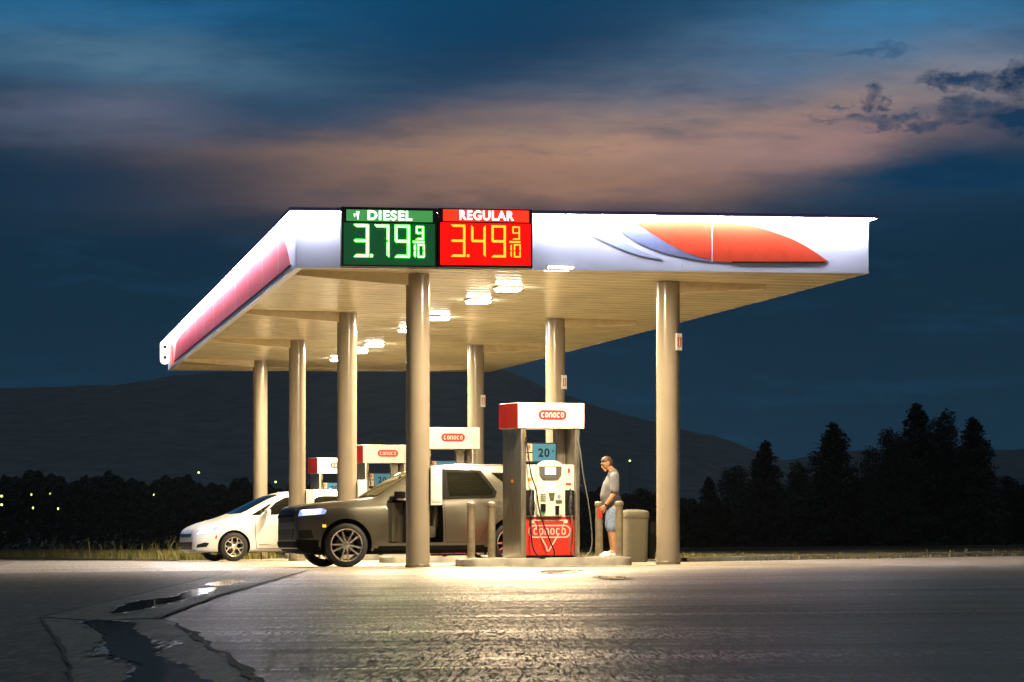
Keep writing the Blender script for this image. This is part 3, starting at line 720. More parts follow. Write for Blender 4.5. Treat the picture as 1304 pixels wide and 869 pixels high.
ROT = TH + R(11)
# pump feet drop with the forecourt
for i, vr in enumerate(ROWS):
    x, y = UV(PU + (0, -.12, -.12, -.12)[i], vr + .32); z = G(x, y) + .14
    if p0 is None: p0 = make_pump((x, y, z), ROT, PLAB[0])
    else:
        o = copy_tree(p0); o.location = (x, y, z); o['label'] = PLAB[i]
# towel boxes on the left columns
tb0 = None
TL = ['white dispenser box fixed to the front left column, in front of the dark car', 'white dispenser box on the second left column', 'small white dispenser box on the third left column above the white car', 'small white dispenser box on the farthest left column']
for i, vr in enumerate(ROWS):
    x, y = UV(.205, vr); z = G(*UV(0, vr)) + 1.06
    if tb0 is None:
        tb0 = empty('dispenser_box', (x, y, z), TH, TL[i], 'dispenser', 'white boxes fixed to the left columns')
        MB().box(-.004, .19, -.16, .14, 0, .66, bev=.012).build('case', M['white'], tb0, angle=40)
        MB().box(.03, .16, -.172, -.161, .06, .12).build('slot', M['cream'], tb0)
    else:
        o = copy_tree(tb0); o.location = (x, y, z); o['label'] = TL[i]
# bollards of the near islands
def bollard(px, vr, dv, label, b0=[None]):
    Y0 = UV(0, vr)[1]
    # place along u so that it stands where the photo shows it
    x0, y0 = UV(0, vr + dv); k = (px - 652.0) / F; u = (k * y0 - x0) / (CT - k * ST); x, y = UV(u, vr + dv)
    z = G(x, y) + .14
    if b0[0] is None:
        e = empty('bollard', (x, y, z), TH, label, 'bollard', 'round steel bollards on the pump islands')
        MB().lathe([(.066, 0), (.066, .88)], 24).build('post', M['bollard'], e, angle=40)
        MB().lathe([(.074, .88), (.077, .89), (.077, .935), (.068, .955), (.03, .968)], 24).build('cap', M['bollard'], e, angle=50)
        MB().lathe([(.10, .0), (.10, .018), (.067, .02)], 24).build('foot_plate', M['concrete'], e, angle=40)
        b0[0] = e
    else:
        e = copy_tree(b0[0]); e.location = (x, y, z); e['label'] = label
    return e
bollard(600, 0, .10, 'beige steel bollard in front of the dark car, left one of the pair')
bollard(626, 0, .12, 'darker steel bollard in front of the dark car, nearer to the pump')
bq = bollard(763, 0, .62, 'steel bollard with a red sticker between the pump and the man')
MB().box(-.035, .035, -.072, -.064, .68, .86).build('red_sticker', M['red'], bq)
bollard(788.5, 0, .02, 'beige bollard in front of the standing man beside the trash can')
for i, vr in enumerate(ROWS[1:]):
    pass
# trash can
tx, ty = gp(807, 716.5); 
tc_ = empty('trash_can', (tx, ty + .25, G(tx, ty)), TH + R(6), 'square beige trash can with rounded lid left of the front right column', 'trash can')
mb = MB(); prof = [(.245, 0), (.25, .02), (.262, .86), (.262, .87)]
def sq_tower(mb, lv, nseg=6, expo=.35):
    vs = []; n = 4 * nseg
    for r, z in lv:
        for k in range(n):
            a = 2 * math.pi * (k + .5) / n; c, s_ = math.cos(a), math.sin(a)
            vs.append((math.copysign(abs(c) ** expo, c) * r, math.copysign(abs(s_) ** expo, s_) * r, z))
    fs = [(j * n + i, j * n + (i + 1) % n, (j + 1) * n + (i + 1) % n, (j + 1) * n + i) for j in range(len(lv) - 1) for i in range(n)]
    fs += [tuple(range(n - 1, -1, -1)), tuple((len(lv) - 1) * n + k for k in range(n))]
    mb.add(vs, fs)
mb = MB(); sq_tower(mb, [(.235, 0), (.24, .02), (.258, .84)], 8); mb.build('bin', M['trash'], tc_, angle=40)
mb = MB(); sq_tower(mb, [(.262, .842), (.272, .86), (.272, .95), (.26, .975), (.20, 1.0), (.10, 1.015)], 8); mb.build('lid', M['trash'], tc_, angle=40)
sq = MB().box(.275, .40, -.14, .14, .06, .80, bev=.015); sqo = sq.build('washer_station', M['trim'], tc_)
MB().box(.29, .42, -.15, .15, .55, .78, bev=.02).build('washer_bucket', M['black'], tc_)

# ----------------------------------------------------------------------- cars
def interp(tab, x):
    if x <= tab[0][0]: return tab[0][1]
    for (a, fa), (b, fb) in zip(tab, tab[1:]):
        if x <= b: return fa + (fb - fa) * (x - a) / (b - a)
    return tab[-1][1]
def cdt_panel(poly, step):
    xs = [p[0] for p in poly]; ys = [p[1] for p in poly]; V = []; n0 = 0
    for i, p in enumerate(poly):
        q = poly[(i + 1) % len(poly)]; d = math.hypot(q[0] - p[0], q[1] - p[1]); m = max(1, int(d / step))
        for k in range(m): V.append(Vector((p[0] + (q[0] - p[0]) * k / m, p[1] + (q[1] - p[1]) * k / m)))
    n0 = len(V); E = [(i, (i + 1) % n0) for i in range(n0)]
    x = min(xs) + step * .5
    while x < max(xs):
        y = min(ys) + step * .5
        while y < max(ys):
            V.append(Vector((x, y))); y += step
        x += step
    r = delaunay_2d_cdt(V, E, [], 1, 1e-6)
    vs, fs = r[0], r[2]; used = sorted({i for f in fs for i in f}); mp = {a: b for b, a in enumerate(used)}
    return [vs[i] for i in used], [tuple(mp[i] for i in f) for f in fs]
class Car:
    def __init__(s, root, L, x_off, T, body_mat):
        s.e = root; s.L = L; s.xo = x_off; s.T = T; s.mat = body_mat
        st = T['stations']; rings = []; fs = []
        for q in st:
            w = interp(T['w'], q); zb = interp(T['zb'], q); belt = interp(T['belt'], q); zc = interp(T['top'], q)
            h = max(.02, zc - belt); wb = w - .045; inset = T.get('tumble', .40)
            lo = (w - .05); zs = zb + (belt - zb) * .80; zm = zb + (belt - zb) * .45
            half = [(0, zb), (w * .75, zb), (lo, zb + .02), (w - .012, zb + .12), (w, zm), (w - .012, zs), (wb, belt - .02), (wb - .03, belt + h * .05),
                    (wb - .03 - inset * .5 * h, belt + h * .5), (wb - .05 - inset * h, belt + h * .86), (wb * .86 - inset * h, belt + h * .975), ((wb - inset * h) * .5, zc), (0, zc + .005)]
            ring = [(x_off - q, y, z) for y, z in half] + [(x_off - q, -y, z) for y, z in half[-2:0:-1]]
            rings.append(ring)
        n = len(rings[0]); mb = MB(); mb.v = [p for r in rings for p in r]
        for j in range(len(rings) - 1):
            for i in range(n): mb.f.append((j * n + i, j * n + (i + 1) % n, (j + 1) * n + (i + 1) % n, (j + 1) * n + i))
        mb.f.append(tuple(range(n))); mb.f.append(tuple((len(rings) - 1) * n + i for i in range(n - 1, -1, -1)))
        me = bpy.data.meshes.new('body'); me.from_pydata(mb.v, [], mb.f)
        bm = bmesh.new(); bm.from_mesh(me); bmesh.ops.recalc_face_normals(bm, faces=bm.faces); bm.to_mesh(me); bm.free()
        for p in me.polygons: p.use_smooth = True
        me.materials.append(body_mat); me.materials.append(M['trim'])
        o = bpy.data.objects.new('body', me); COL.objects.link(o)
        m = o.modifiers.new('s', 'SUBSURF'); m.levels = 2; m.render_levels = 2
        dg = bpy.context.evaluated_depsgraph_get(); full = bpy.data.meshes.new_from_object(o.evaluated_get(dg))
        bmf = bmesh.new(); bmf.from_mesh(full); bmesh.ops.recalc_face_normals(bmf, faces=bmf.faces); s.bvh = BVHTree.FromBMesh(bmf); bmf.free()
        s.o = o; s.full = full
    def X(s, q): return s.xo - q
    def finish(s, wells, cutboxes=()):
        cut = MB()
        for (q, z, r) in wells:
            for sd in (1, -1):
                cut.lathe([(r, 0), (r, .36)], 40, Matrix.Translation((s.X(q), sd * (s.T['wmax'] + .05 if sd > 0 else s.T['wmax'] + .05), z)) @ Matrix.Rotation(R(90 * sd), 4, 'X'))
        c = cut.build('cutter', M['trim'])
        m = s.o.modifiers.new('b', 'BOOLEAN'); m.object = c; m.operation = 'DIFFERENCE'; m.solver = 'EXACT'
        cs = [c]
        for i, b in enumerate(cutboxes):
            cb = MB().box(*b).build('cutter', M['trim']); mm = s.o.modifiers.new('c%d' % i, 'BOOLEAN'); mm.object = cb; mm.solver = 'EXACT'; cs.append(cb)
        dg = bpy.context.evaluated_depsgraph_get(); me = bpy.data.meshes.new_from_object(s.o.evaluated_get(dg))
        old = s.o.data; s.o.modifiers.clear(); s.o.data = me
        for cc in cs: bpy.data.objects.remove(cc)
        s.o.parent = s.e
        bm = bmesh.new(); bm.from_mesh(me)
        for e in bm.edges:
            if len(e.link_faces) == 2 and e.calc_face_angle(0) > R(35): e.smooth = False
        for f in bm.faces: f.smooth = True
        # inside of the wheel wells is dark lining
        for f in bm.faces:
            ctr = f.calc_center_median()
            for (q, z, r) in wells:
                d = math.hypot(ctr.x - s.X(q), ctr.z - z)
                if d < r + .004 and abs(ctr.y) < s.T['wmax'] + .1 and d > r * .9 and f.normal.length and abs(f.normal.y) < .3: f.material_index = 1
                elif d < r - .01: f.material_index = 1
            if ctr.z < s.T['zdark'] : f.material_index = 1
        bm.to_mesh(me); bm.free()
        if len(me.materials) < 2: me.materials.append(M['trim'])
    def hit(s, kind, a, b):
        if kind in ('L', 'R'):
            sd = 1 if kind == 'L' else -1
            o_ = Vector((s.X(a), sd * 3, b)); d = Vector((0, -sd, 0))
        elif kind == 'F': o_ = Vector((s.xo + 3, a, b)); d = Vector((-1, 0, 0))
        elif kind == 'B': o_ = Vector((s.X(s.L) - 3, a, b)); d = Vector((1, 0, 0))
        else: o_ = Vector((s.X(a), b, 4)); d = Vector((0, 0, -1))
        loc, n, i, dist = s.bvh.ray_cast(o_, d)
        if loc is None:
            loc, n, i, dist = s.bvh.find_nearest(o_ + d * (3 - s.T['wmax'] * .9 if kind in 'LR' else 2.9))
        if n.dot(d) > 0: n = -n
        return loc, n
    def panel(s, name, kind, poly, mat, off=.004, step=.08, parent=None, th=.012, smooth=True):
        V, Fc = cdt_panel(poly, step); vs = []; lo = []
        for v in V:
            p, n = s.hit(kind, v.x, v.y); vs.append(p + n * off); lo.append(p + n * (off - th))
        from collections import Counter
        cnt = Counter()
        for f in Fc:
            for i in range(len(f)): cnt[frozenset((f[i], f[(i + 1) % len(f)]))] += 1
        fs = list(Fc); n0 = len(vs)
        for f in Fc:
            for i in range(len(f)):
                a, b = f[i], f[(i + 1) % len(f)]
                if cnt[frozenset((a, b))] == 1: fs.append((a, b, b + n0, a + n0))
        mb = MB(); mb.add(vs + lo, fs)
        used = sorted({i for f in fs for i in f}); mp = {a: b for b, a in enumerate(used)}
        mb.v = [mb.v[i] for i in used]; mb.f = [tuple(mp[i] for i in f) for f in mb.f]
        return mb.build(name, mat, parent or s.e, angle=40)
    def line(s, name, kind, pts, w, mat, off=.003, parent=None):
        P = []
        for (a, b) in zip(pts, pts[1:]):
            d = math.hypot(b[0] - a[0], b[1] - a[1]); m = max(1, int(d / .06))
            for k in range(m): P.append((a[0] + (b[0] - a[0]) * k / m, a[1] + (b[1] - a[1]) * k / m))
        P.append(pts[-1]); vs = []
        for i, p in enumerate(P):
            a = Vector(P[max(0, i - 1)]); c = Vector(P[min(len(P) - 1, i + 1)]); t = (c - a).normalized(); nn = Vector((-t.y, t.x)) * w / 2
            for sg in (1, -1):
                q, n = s.hit(kind, p[0] + nn.x * sg, p[1] + nn.y * sg); vs.append(q + n * off)
        mb = MB(); mb.add(vs, [(2 * i, 2 * i + 1, 2 * i + 3, 2 * i + 2) for i in range(len(P) - 1)])
        return mb.build(name, mat, parent or s.e)
def wheel(parent, x, y, side, r, w, spokes, rimr, style):
    e_mt = Matrix.Translation((x, y, r)) @ Matrix.Rotation(R(-90 * side), 4, 'X')     # lathe axis outwards
    mb = MB(); mb.lathe([(rimr * .55, -w * .35), (rimr * .55, -w * .05)], 24, e_mt)
    hub = mb.build('wheel', M['nozzle'], parent)
    mb = MB(); h = w / 2
    prof = [(rimr, -h * .9), (rimr + .02, -h), (r - .05, -h * .98), (r - .015, -h * .8), (r, -h * .5), (r, h * .5), (r - .015, h * .8), (r - .05, h * .98), (rimr + .02, h), (rimr, h * .9)]
    mb.lathe(prof, 48, e_mt, cap=False)
    for gz in (-.35, 0, .35): pass
    mb.build('tyre', M['rubber'], hub, angle=30)
    mb = MB(); mb.lathe([(rimr * .93, -h * .8), (rimr * .93, h * .55), (rimr * .97, h * .78), (rimr + .004, h * .86), (rimr + .004, h * .93), (rimr * .955, h * .86), (rimr * .91, h * .5), (rimr * .88, -h * .8)], 48, e_mt, cap=False)
    mb.lathe([(.058, h * .40), (.066, h * .60), (.05, h * .66), (.02, h * .67)], 20, e_mt)
    for k in range(spokes):
        a0 = 2 * math.pi * k / spokes + .2
        if style == 'split':
            for sg in (-1, 1):
                a1 = a0 + sg * .23; pts0 = (.055 * math.cos(a0 + sg * .35), .055 * math.sin(a0 + sg * .35)); pts1 = (rimr * .95 * math.cos(a1), rimr * .95 * math.sin(a1))
                sp = MB(); ribbon(sp, [pts0, pts1], .030, h * .42, h * .66); mb.add(sp.v, sp.f, e_mt)
        else:
            m_ = (rimr * .52 * math.cos(a0), rimr * .52 * math.sin(a0))
            sp = MB(); ribbon(sp, [(.05 * math.cos(a0), .05 * math.sin(a0)), m_], .040, h * .42, h * .64)
            for sg in (-1, 1):
                a1 = a0 + sg * .34; ribbon(sp, [m_, (rimr * .95 * math.cos(a1), rimr * .95 * math.sin(a1))], .028, h * .425, h * .63)
            mb.add(sp.v, sp.f, e_mt)
    mb.build('rim', M['alu'], hub, angle=30)
    return hub

# ---- dark taupe sport utility car
psi = R(17)
suv_fx, suv_fy = -2.90, 49.55        # near front wheel contact (outer face)
WB, FO, LEN, WM, TR = 3.04, .88, 5.05, .965, .93
xo = FO + WB / 2
c, s_ = math.cos(psi), math.sin(psi)
# forward = (-c, -s); left(near side) = (s, -c)
def place_car(fx, fy, psi, half_wb, tr):
    c, s_ = math.cos(psi), math.sin(psi)
    return (fx + c * half_wb - s_ * tr, fy + s_ * half_wb + c * tr)
sx, sy = place_car(suv_fx, suv_fy, psi, WB / 2, TR)
def slope_rot(x, y, rz):             # rest a car on the falling forecourt
    n = Vector((-.010, .0152, 1)).normalized(); q = Vector((0, 0, 1)).rotation_difference(n)
    return (q.to_matrix().to_4x4() @ Matrix.Rotation(rz, 4, 'Z')).to_euler()
suv = empty('parked_car', (sx, sy, G(sx, sy) + .004), 0, 'dark taupe sport utility car with its driver door open, parked behind the front left column', 'car')
suv.rotation_euler = slope_rot(sx, sy, math.pi + psi)
T = dict(stations=[0, .03, .10, .22, .45, .8, 1.1, 1.35, 1.46, 1.62, 1.9, 2.2, 2.38, 2.6, 3.0, 3.5, 4.0, 4.4, 4.7, 4.88, 5.02, 5.09, 5.12],
         w=[(0, .70), (.03, .78), (.10, .85), (.22, .905), (.45, .945), (.9, .965), (4.3, .965), (4.8, .93), (5.05, .87), (5.12, .80)],
         zb=[(0, .40), (.03, .33), (.10, .27), (.45, .215), (4.6, .23), (4.95, .34), (5.12, .46)],
         belt=[(0, .80), (.03, .93), (.10, 1.0), (.22, 1.035), (.8, 1.07), (1.35, 1.09), (2.4, 1.12), (4.3, 1.17), (4.9, 1.18), (5.05, 1.05), (5.12, .90)],
         top=[(0, .86), (.03, 1.0), (.10, 1.075), (.22, 1.11), (.8, 1.165), (1.35, 1.205), (1.46, 1.225), (2.15, 1.67), (2.35, 1.745), (2.6, 1.785), (3.2, 1.80), (4.0, 1.785), (4.4, 1.76), (4.7, 1.69), (4.88, 1.42), (5.02, 1.24), (5.09, 1.10), (5.12, .95)],
         wmax=.965, tumble=.38, zdark=.33)
car = Car(suv, LEN, xo, T, M['suv'])
front_door = (1.62, 2.70)
car.finish([(FO, .40, .455), (FO + WB, .40, .455)], cutboxes=[(car.X(2.64), car.X(1.64), .42, 1.2, .42, 1.17), (car.X(2.64), car.X(2.12), .42, 1.2, 1.10, 1.60)])
for q in (FO, FO + WB):
    for sd in (1, -1): wheel(suv, car.X(q), sd * .85, sd, .39, .25, 5, .285, 'split')
# cabin seen through the open door
MB().box(car.X(2.64), car.X(1.68), -.55, .352, .40, .44).build('floor_pan', M['trim'], suv)
for yy in (.36, -.40):
    mb = MB(); mb.box(car.X(2.62), car.X(2.12), yy - .26, yy + .24, .50, .72, bev=.05)
    mb.box(-.09, .09, -.24, .24, 0, .72, mt=Matrix.Translation((car.X(2.62), yy, .66)) @ Matrix.Rotation(R(-14), 4, 'Y'), bev=.05)
    mb.box(-.06, .06, -.13, .13, .74, .92, mt=Matrix.Translation((car.X(2.64), yy, .66)) @ Matrix.Rotation(R(-14), 4, 'Y'), bev=.04)
    if yy < 0: pass
    mb.build('seat', M['seat'], suv, angle=40)
# glass
W_ = M['glass']
for kd in ('L', 'R'):
    car.panel('window_surround', kd, [(2.655, 1.18), (3.62, 1.21), (3.67, 1.30), (3.43, 1.70), (2.655, 1.715)], M['trim'], .012)
    car.panel('rear_door_window', kd, [(2.77, 1.235), (3.56, 1.255), (3.60, 1.31), (3.38, 1.655), (2.80, 1.665)], W_, .016)
    car.panel('quarter_window', kd, [(3.63, 1.655), (3.95, 1.36), (4.40, 1.43), (4.42, 1.62)], W_, .012)
    if kd == 'R': car.panel('front_window', kd, [(1.70, 1.18), (2.72, 1.185), (2.76, 1.62), (2.32, 1.60), (2.0, 1.44)], W_, .004)
    car.line('door_seam', kd, [(2.69, 1.70), (2.67, 1.1), (2.69, .42), (3.30, .42)], .012, M['seam'])
    car.line('door_seam', kd, [(3.30, .42), (3.46, .72), (3.66, .98), (3.70, 1.22)], .012, M['seam'])
    car.line('sill_trim', kd, [(1.45, .33), (3.40, .33)], .07, M['trim'], .004)
    car.panel('door_handle', kd, [(3.42, 1.05), (3.60, 1.06), (3.60, 1.085), (3.42, 1.075)], M['suv'], .03, .05, th=.03)
    car.line('crease', kd, [(2.80, .70), (3.42, .73)], .02, M['suv'], .006)
    # arch lips
    for q in (FO, FO + WB):
        pts = [(q + .475 * math.cos(R(a)), .40 + .475 * math.sin(R(a))) for a in range(-14, 195, 11)]
        car.line('arch_lip', kd, pts, .04, M['suv'], .010)
car.panel('windshield', 'T', [(1.50, -.66), (1.50, .66), (1.62, .68), (2.18, .56), (2.22, .0), (2.18, -.56), (1.62, -.68)], M['windshield'], .012)
car.panel('rear_glass', 'B', [(-.55, 1.24), (.55, 1.24), (.50, 1.58), (-.50, 1.58)], W_, .004)
# face
car.panel('grille', 'F', [(-.60, .80), (.60, .80), (.66, .97), (.62, 1.02), (-.62, 1.02), (-.66, .97)], M['black'], .012, .06)
car.panel('grille_bar', 'F', [(-.60, .885), (.60, .885), (.60, .925), (-.60, .925)], M['trim'], .03, .08)
car.panel('lower_grille', 'F', [(-.55, .50), (.55, .50), (.62, .68), (-.62, .68)], M['black'], .010, .06)
car.panel('bumper_trim', 'F', [(-.80, .36), (.80, .36), (.80, .46), (-.80, .46)], M['trim'], .02, .06)
for sg in (1, -1):
    kd = 'L' if sg > 0 else 'R'
    hl = car.panel('headlight', kd, [(.06, .90), (.50, .935), (.54, 1.0), (.46, 1.035), (.10, 1.01)], M['lens'], .008, .04)
    car.panel('led_bar', kd, [(.13, .925), (.42, .945), (.42, .965), (.15, .95)], M['led_head'], .014, .04, parent=hl)
    car.panel('led_bar', kd, [(.12, .97), (.44, .99), (.44, 1.015), (.13, 1.0)], M['led_head'], .014, .04, parent=hl)
    car.panel('marker_light', kd, [(.455, .705), (.515, .705), (.515, .75), (.455, .75)], M['amber'], .012, .03)
    car.panel('fog_recess', kd, [(.06, .50), (.30, .52), (.26, .66), (.05, .66)], M['black'], .006, .05)
    car.panel('lower_cladding', kd, [(.03, .33), (.40, .27), (.44, .40), (.38, .48), (.03, .50)], M['trim'], .008, .05)
    # roof rail
    pts = [car.hit('T', q, sg * .56)[0] + Vector((0, 0, .045 if 2.4 < q < 4.4 else .0)) for q in (2.35, 2.45, 2.8, 3.3, 3.8, 4.3, 4.5)]
    MB().tube(pts, .017, 8).build('roof_rail', M['chrome'], suv, smooth=True)
# far-side mirror + open near door with mirror
def mirror(parent, mt):
    mb = MB(); mb.box(-.05, .05, 0, .20, 0, .13, bev=.03, mt=mt); mb.box(-.02, .03, -.08, .02, -.01, .04, mt=mt)
    return mb.build('mirror', M['black'], parent, angle=40)
mirror(suv, Matrix.Translation((car.X(1.78), -.93, 1.14)) @ Matrix.Rotation(R(180), 4, 'Z'))
hx, hy = car.X(1.66), .945
dmt = Matrix.Translation((hx, hy, 0)) @ Matrix.Rotation(R(58), 4, 'Z')    # door swings out about its front hinge
dl = 1.02
def door_pt(q, z): return (-q, -.02 + .0, z)
mb = MB(); mb.prism([(0, .44), (0, 1.12), (-dl, 1.15), (-dl, .46), (-.9, .42)], -.05, .05, Matrix(((1, 0, 0, 0), (0, 0, 1, 0), (0, 1, 0, 0), (0, 0, 0, 1))))
q = MB(); q.add(mb.v, mb.f, dmt); door = q.build('open_door', M['suv'], suv)
mb = MB(); fr = [(-.02, 1.12), (-.42, 1.42), (-.66, 1.58), (-1.0, 1.62), (-1.01, 1.14)]
tmp = MB(); ribbon(tmp, fr, .055, -.02, .02); mb.add(tmp.v, tmp.f, dmt @ Matrix(((1, 0, 0, 0), (0, 0, 1, 0), (0, 1, 0, 0), (0, 0, 0, 1)))); mb.build('window_frame', M['trim'], door)
mb = MB(); mb.prism(fr, -.004, .004, dmt @ Matrix(((1, 0, 0, 0), (0, 0, 1, 0), (0, 1, 0, 0), (0, 0, 0, 1)))); mb.build('window', W_, door)
mirror(door, dmt @ Matrix.Translation((-.12, .06, 1.20)))

# ---- white minivan
psi2 = R(21)
WB2, FO2, LEN2 = 3.09, .97, 5.17
vfx = (298 - 652.0) / F * 69.2; vfy = 69.2
vx, vy = place_car(vfx, vfy, psi2, WB2 / 2, .95)
van = empty('parked_car', (vx, vy, G(vx, vy) + .004), 0, 'white minivan with bluish lit headlight, parked farther back beyond the dark car', 'car')
van.rotation_euler = slope_rot(vx, vy, math.pi + psi2)
T2 = dict(stations=[0, .03, .10, .22, .42, .7, .95, 1.12, 1.3, 1.6, 1.95, 2.25, 2.5, 3.0, 3.6, 4.2, 4.6, 4.9, 5.05, 5.14, 5.17],
          w=[(0, .62), (.03, .70), (.10, .80), (.22, .88), (.42, .94), (.9, .985), (1.3, 1.0), (4.4, 1.0), (4.9, .95), (5.17, .86)],
          zb=[(0, .34), (.03, .28), (.10, .23), (.4, .20), (4.8, .22), (5.17, .38)],
          belt=[(0, .62), (.03, .68), (.10, .74), (.22, .80), (.42, .87), (.7, .94), (1.12, 1.02), (1.6, 1.07), (2.4, 1.09), (4.6, 1.16), (5.05, 1.12), (5.17, .95)],
          top=[(0, .66), (.03, .73), (.10, .80), (.22, .86), (.42, .94), (.7, 1.02), (.95, 1.08), (1.12, 1.14), (1.3, 1.22), (1.95, 1.56), (2.25, 1.66), (2.5, 1.71), (3.0, 1.745), (3.6, 1.745), (4.2, 1.73), (4.6, 1.70), (4.9, 1.60), (5.05, 1.30), (5.14, 1.12), (5.17, 1.0)],
          wmax=1.0, tumble=.36, zdark=.215)
cv = Car(van, LEN2, FO2 + WB2 / 2, T2, M['van'])
cv.finish([(FO2, .36, .405), (FO2 + WB2, .36, .405)])
for q_ in (FO2, FO2 + WB2):
    for sd in (1, -1): wheel(van, cv.X(q_), sd * .89, sd, .355, .23, 5, .235, 'fork')
for kd in ('L', 'R'):
    cv.panel('front_window', kd, [(1.72, 1.13), (2.62, 1.15), (2.64, 1.58), (2.36, 1.56), (2.10, 1.44)], W_, .010)
    cv.panel('vent_window', kd, [(1.42, 1.12), (1.66, 1.13), (1.98, 1.40), (1.92, 1.40)], W_, .004)
    cv.panel('sliding_door_window', kd, [(2.74, 1.15), (3.80, 1.18), (3.80, 1.59), (2.74, 1.60)], W_, .004)
    cv.panel('rear_side_window', kd, [(3.90, 1.185), (4.62, 1.22), (4.55, 1.54), (3.90, 1.58)], W_, .004)
    for ln_ in ([(1.52, 1.04), (1.50, .7), (1.54, .30)], [(2.68, 1.6), (2.69, 1.1), (2.70, .30)], [(1.54, .30), (2.70, .30)], [(2.70, .30), (3.7, .30)]): cv.line('door_seam', kd, ln_, .014, M['seam'])
    cv.line('sill_strip', kd, [(1.6, .40), (3.6, .42)], .018, M['chrome'], .006)
    cv.panel('door_handle', kd, [(2.38, .985), (2.58, .995), (2.58, 1.02), (2.38, 1.01)], M['van'], .03, .05, th=.03)
    hl = cv.panel('headlight', kd, [(.06, .66), (.20, .66), (.50, .76), (.66, .845), (.46, .84), (.16, .77)], M['lens'], .008, .04)
    cv.panel('led_bar', kd, [(.10, .675), (.26, .695), (.46, .77), (.44, .79), (.16, .735)], M['led_head'], .014, .04, parent=hl)
    cv.panel('marker_light', kd, [(.50, .56), (.545, .56), (.555, .64), (.52, .64)], M['red'], .010, .03)
    cv.panel('fog_recess', kd, [(.08, .34), (.30, .36), (.36, .45), (.26, .47), (.10, .42)], M['black'], .006, .05)
    for q_ in (FO2, FO2 + WB2):
        pts = [(q_ + .418 * math.cos(R(a)), .36 + .418 * math.sin(R(a))) for a in range(-10, 191, 12)]
        cv.line('arch_lip', kd, pts, .026, M['van'], .008)
cv.panel('windshield', 'T', [(1.22, -.70), (1.17, 0), (1.22, .70), (1.36, .72), (2.20, .60), (2.24, 0), (2.20, -.60), (1.36, -.72)], M['glass'], .005)
cv.panel('rear_glass', 'B', [(-.6, 1.2), (.6, 1.2), (.55, 1.55), (-.55, 1.55)], W_, .004)
cv.panel('grille', 'F', [(-.50, .60), (.50, .60), (.58, .68), (-.58, .68)], M['chrome'], .012, .06)
cv.panel('lower_grille', 'F', [(-.52, .30), (.52, .30), (.60, .48), (-.60, .48)], M['black'], .010, .06)
for sg in (1, -1):
    mb = MB(); mb.box(-.06, .06, .0, .22, -.02, .15, bev=.035, mt=Matrix.Translation((cv.X(1.80), sg * .96, 1.12)) @ Matrix.Rotation(0 if sg > 0 else math.pi, 4, 'Z'))
    mb.build('mirror', M['van'], van, angle=40)
    pts = [cv.hit('T', q_, sg * .60)[0] + Vector((0, 0, .035 if 2.5 < q_ < 4.5 else 0)) for q_ in (2.45, 2.55, 3.0, 3.6, 4.2, 4.45, 4.6)]
    MB().tube(pts, .016, 8).build('roof_rail', M['chrome'], van, smooth=True)
mb = MB()
for yy in (.42, -.42):
    mb.box(cv.X(2.75), cv.X(2.25), yy - .25, yy + .25, .55, .75, bev=.05); mb.box(cv.X(2.85), cv.X(2.70), yy - .23, yy + .23, .7, 1.35, bev=.05)
mb.build('seat', M['seat'], van)

# --------------------------------------------------------------------- person
def skin_mesh(verts, edges, radii, voxel, sub=2, root=0, extra=None):
    out = MB(); RR = [r if isinstance(r, tuple) else (r, r) for r in radii]
    for v, (rx, ry) in zip(verts, RR):
        vs = []; fs = []; nu, nv = 16, 10; rz = min(rx, ry)
        for j in range(nv + 1):
            t = math.pi * (j + .02) / (nv + .04)
            for i in range(nu):
                a = 2 * math.pi * i / nu; vs.append((v[0] + rx * math.sin(t) * math.cos(a), v[1] + ry * math.sin(t) * math.sin(a), v[2] + rz * math.cos(t)))
        for j in range(nv):
            for i in range(nu): fs.append((j * nu + i, (j + 1) * nu + i, (j + 1) * nu + (i + 1) % nu, j * nu + (i + 1) % nu))
        fs.append(tuple(range(nu - 1, -1, -1))); fs.append(tuple(nv * nu + i for i in range(nu)))
        out.add(vs, fs)
    for a, b in edges:
        A = Vector(verts[a]); B = Vector(verts[b]); t = (B - A).normalized()
        ex = Vector((1, 0, 0)); ex = ex - t * ex.dot(t)
        if ex.length < .3: ex = Vector((0, 0, 1)) - t * t.z
        ex.normalize(); ey = t.cross(ex).normalized(); n = 18; vs = []
        for P, (rx, ry) in ((A, RR[a]), (B, RR[b])):
            for k in range(n):
                w = 2 * math.pi * k / n; vs.append(P + ex * math.cos(w) * rx + ey * math.sin(w) * ry)
        fs = [(k, (k + 1) % n, n + (k + 1) % n, n + k) for k in range(n)] + [tuple(range(n - 1, -1, -1)), tuple(range(n, 2 * n))]
        out.add(vs, fs)
    return out.v, out.f
def merge_remesh(parts, voxel, smooth_it=3):
    mb = MB()
    for vs, fs in parts: mb.add(vs, fs)
    o = mb.build('t', M['skin'])
    m = o.modifiers.new('r', 'REMESH'); m.mode = 'VOXEL'; m.voxel_size = voxel; m.use_smooth_shade = True
    if smooth_it:
        m2 = o.modifiers.new('sm', 'SMOOTH'); m2.iterations = smooth_it; m2.factor = .5
    dg = bpy.context.evaluated_depsgraph_get(); me = bpy.data.meshes.new_from_object(o.evaluated_get(dg)); bpy.data.objects.remove(o)
    for p in me.polygons: p.use_smooth = True
    return me
def add_me(name, me, mat, parent):
    me.materials.clear(); me.materials.append(mat); o = bpy.data.objects.new(name, me); COL.objects.link(o); o.parent = parent; return o
pxp, pyp = UV(0, .55)
kp = (779 - 652.0) / F; up = (kp * UV(0, .55)[1] - UV(0, .55)[0]) / (CT - kp * ST); pxp, pyp = UV(up, .55)
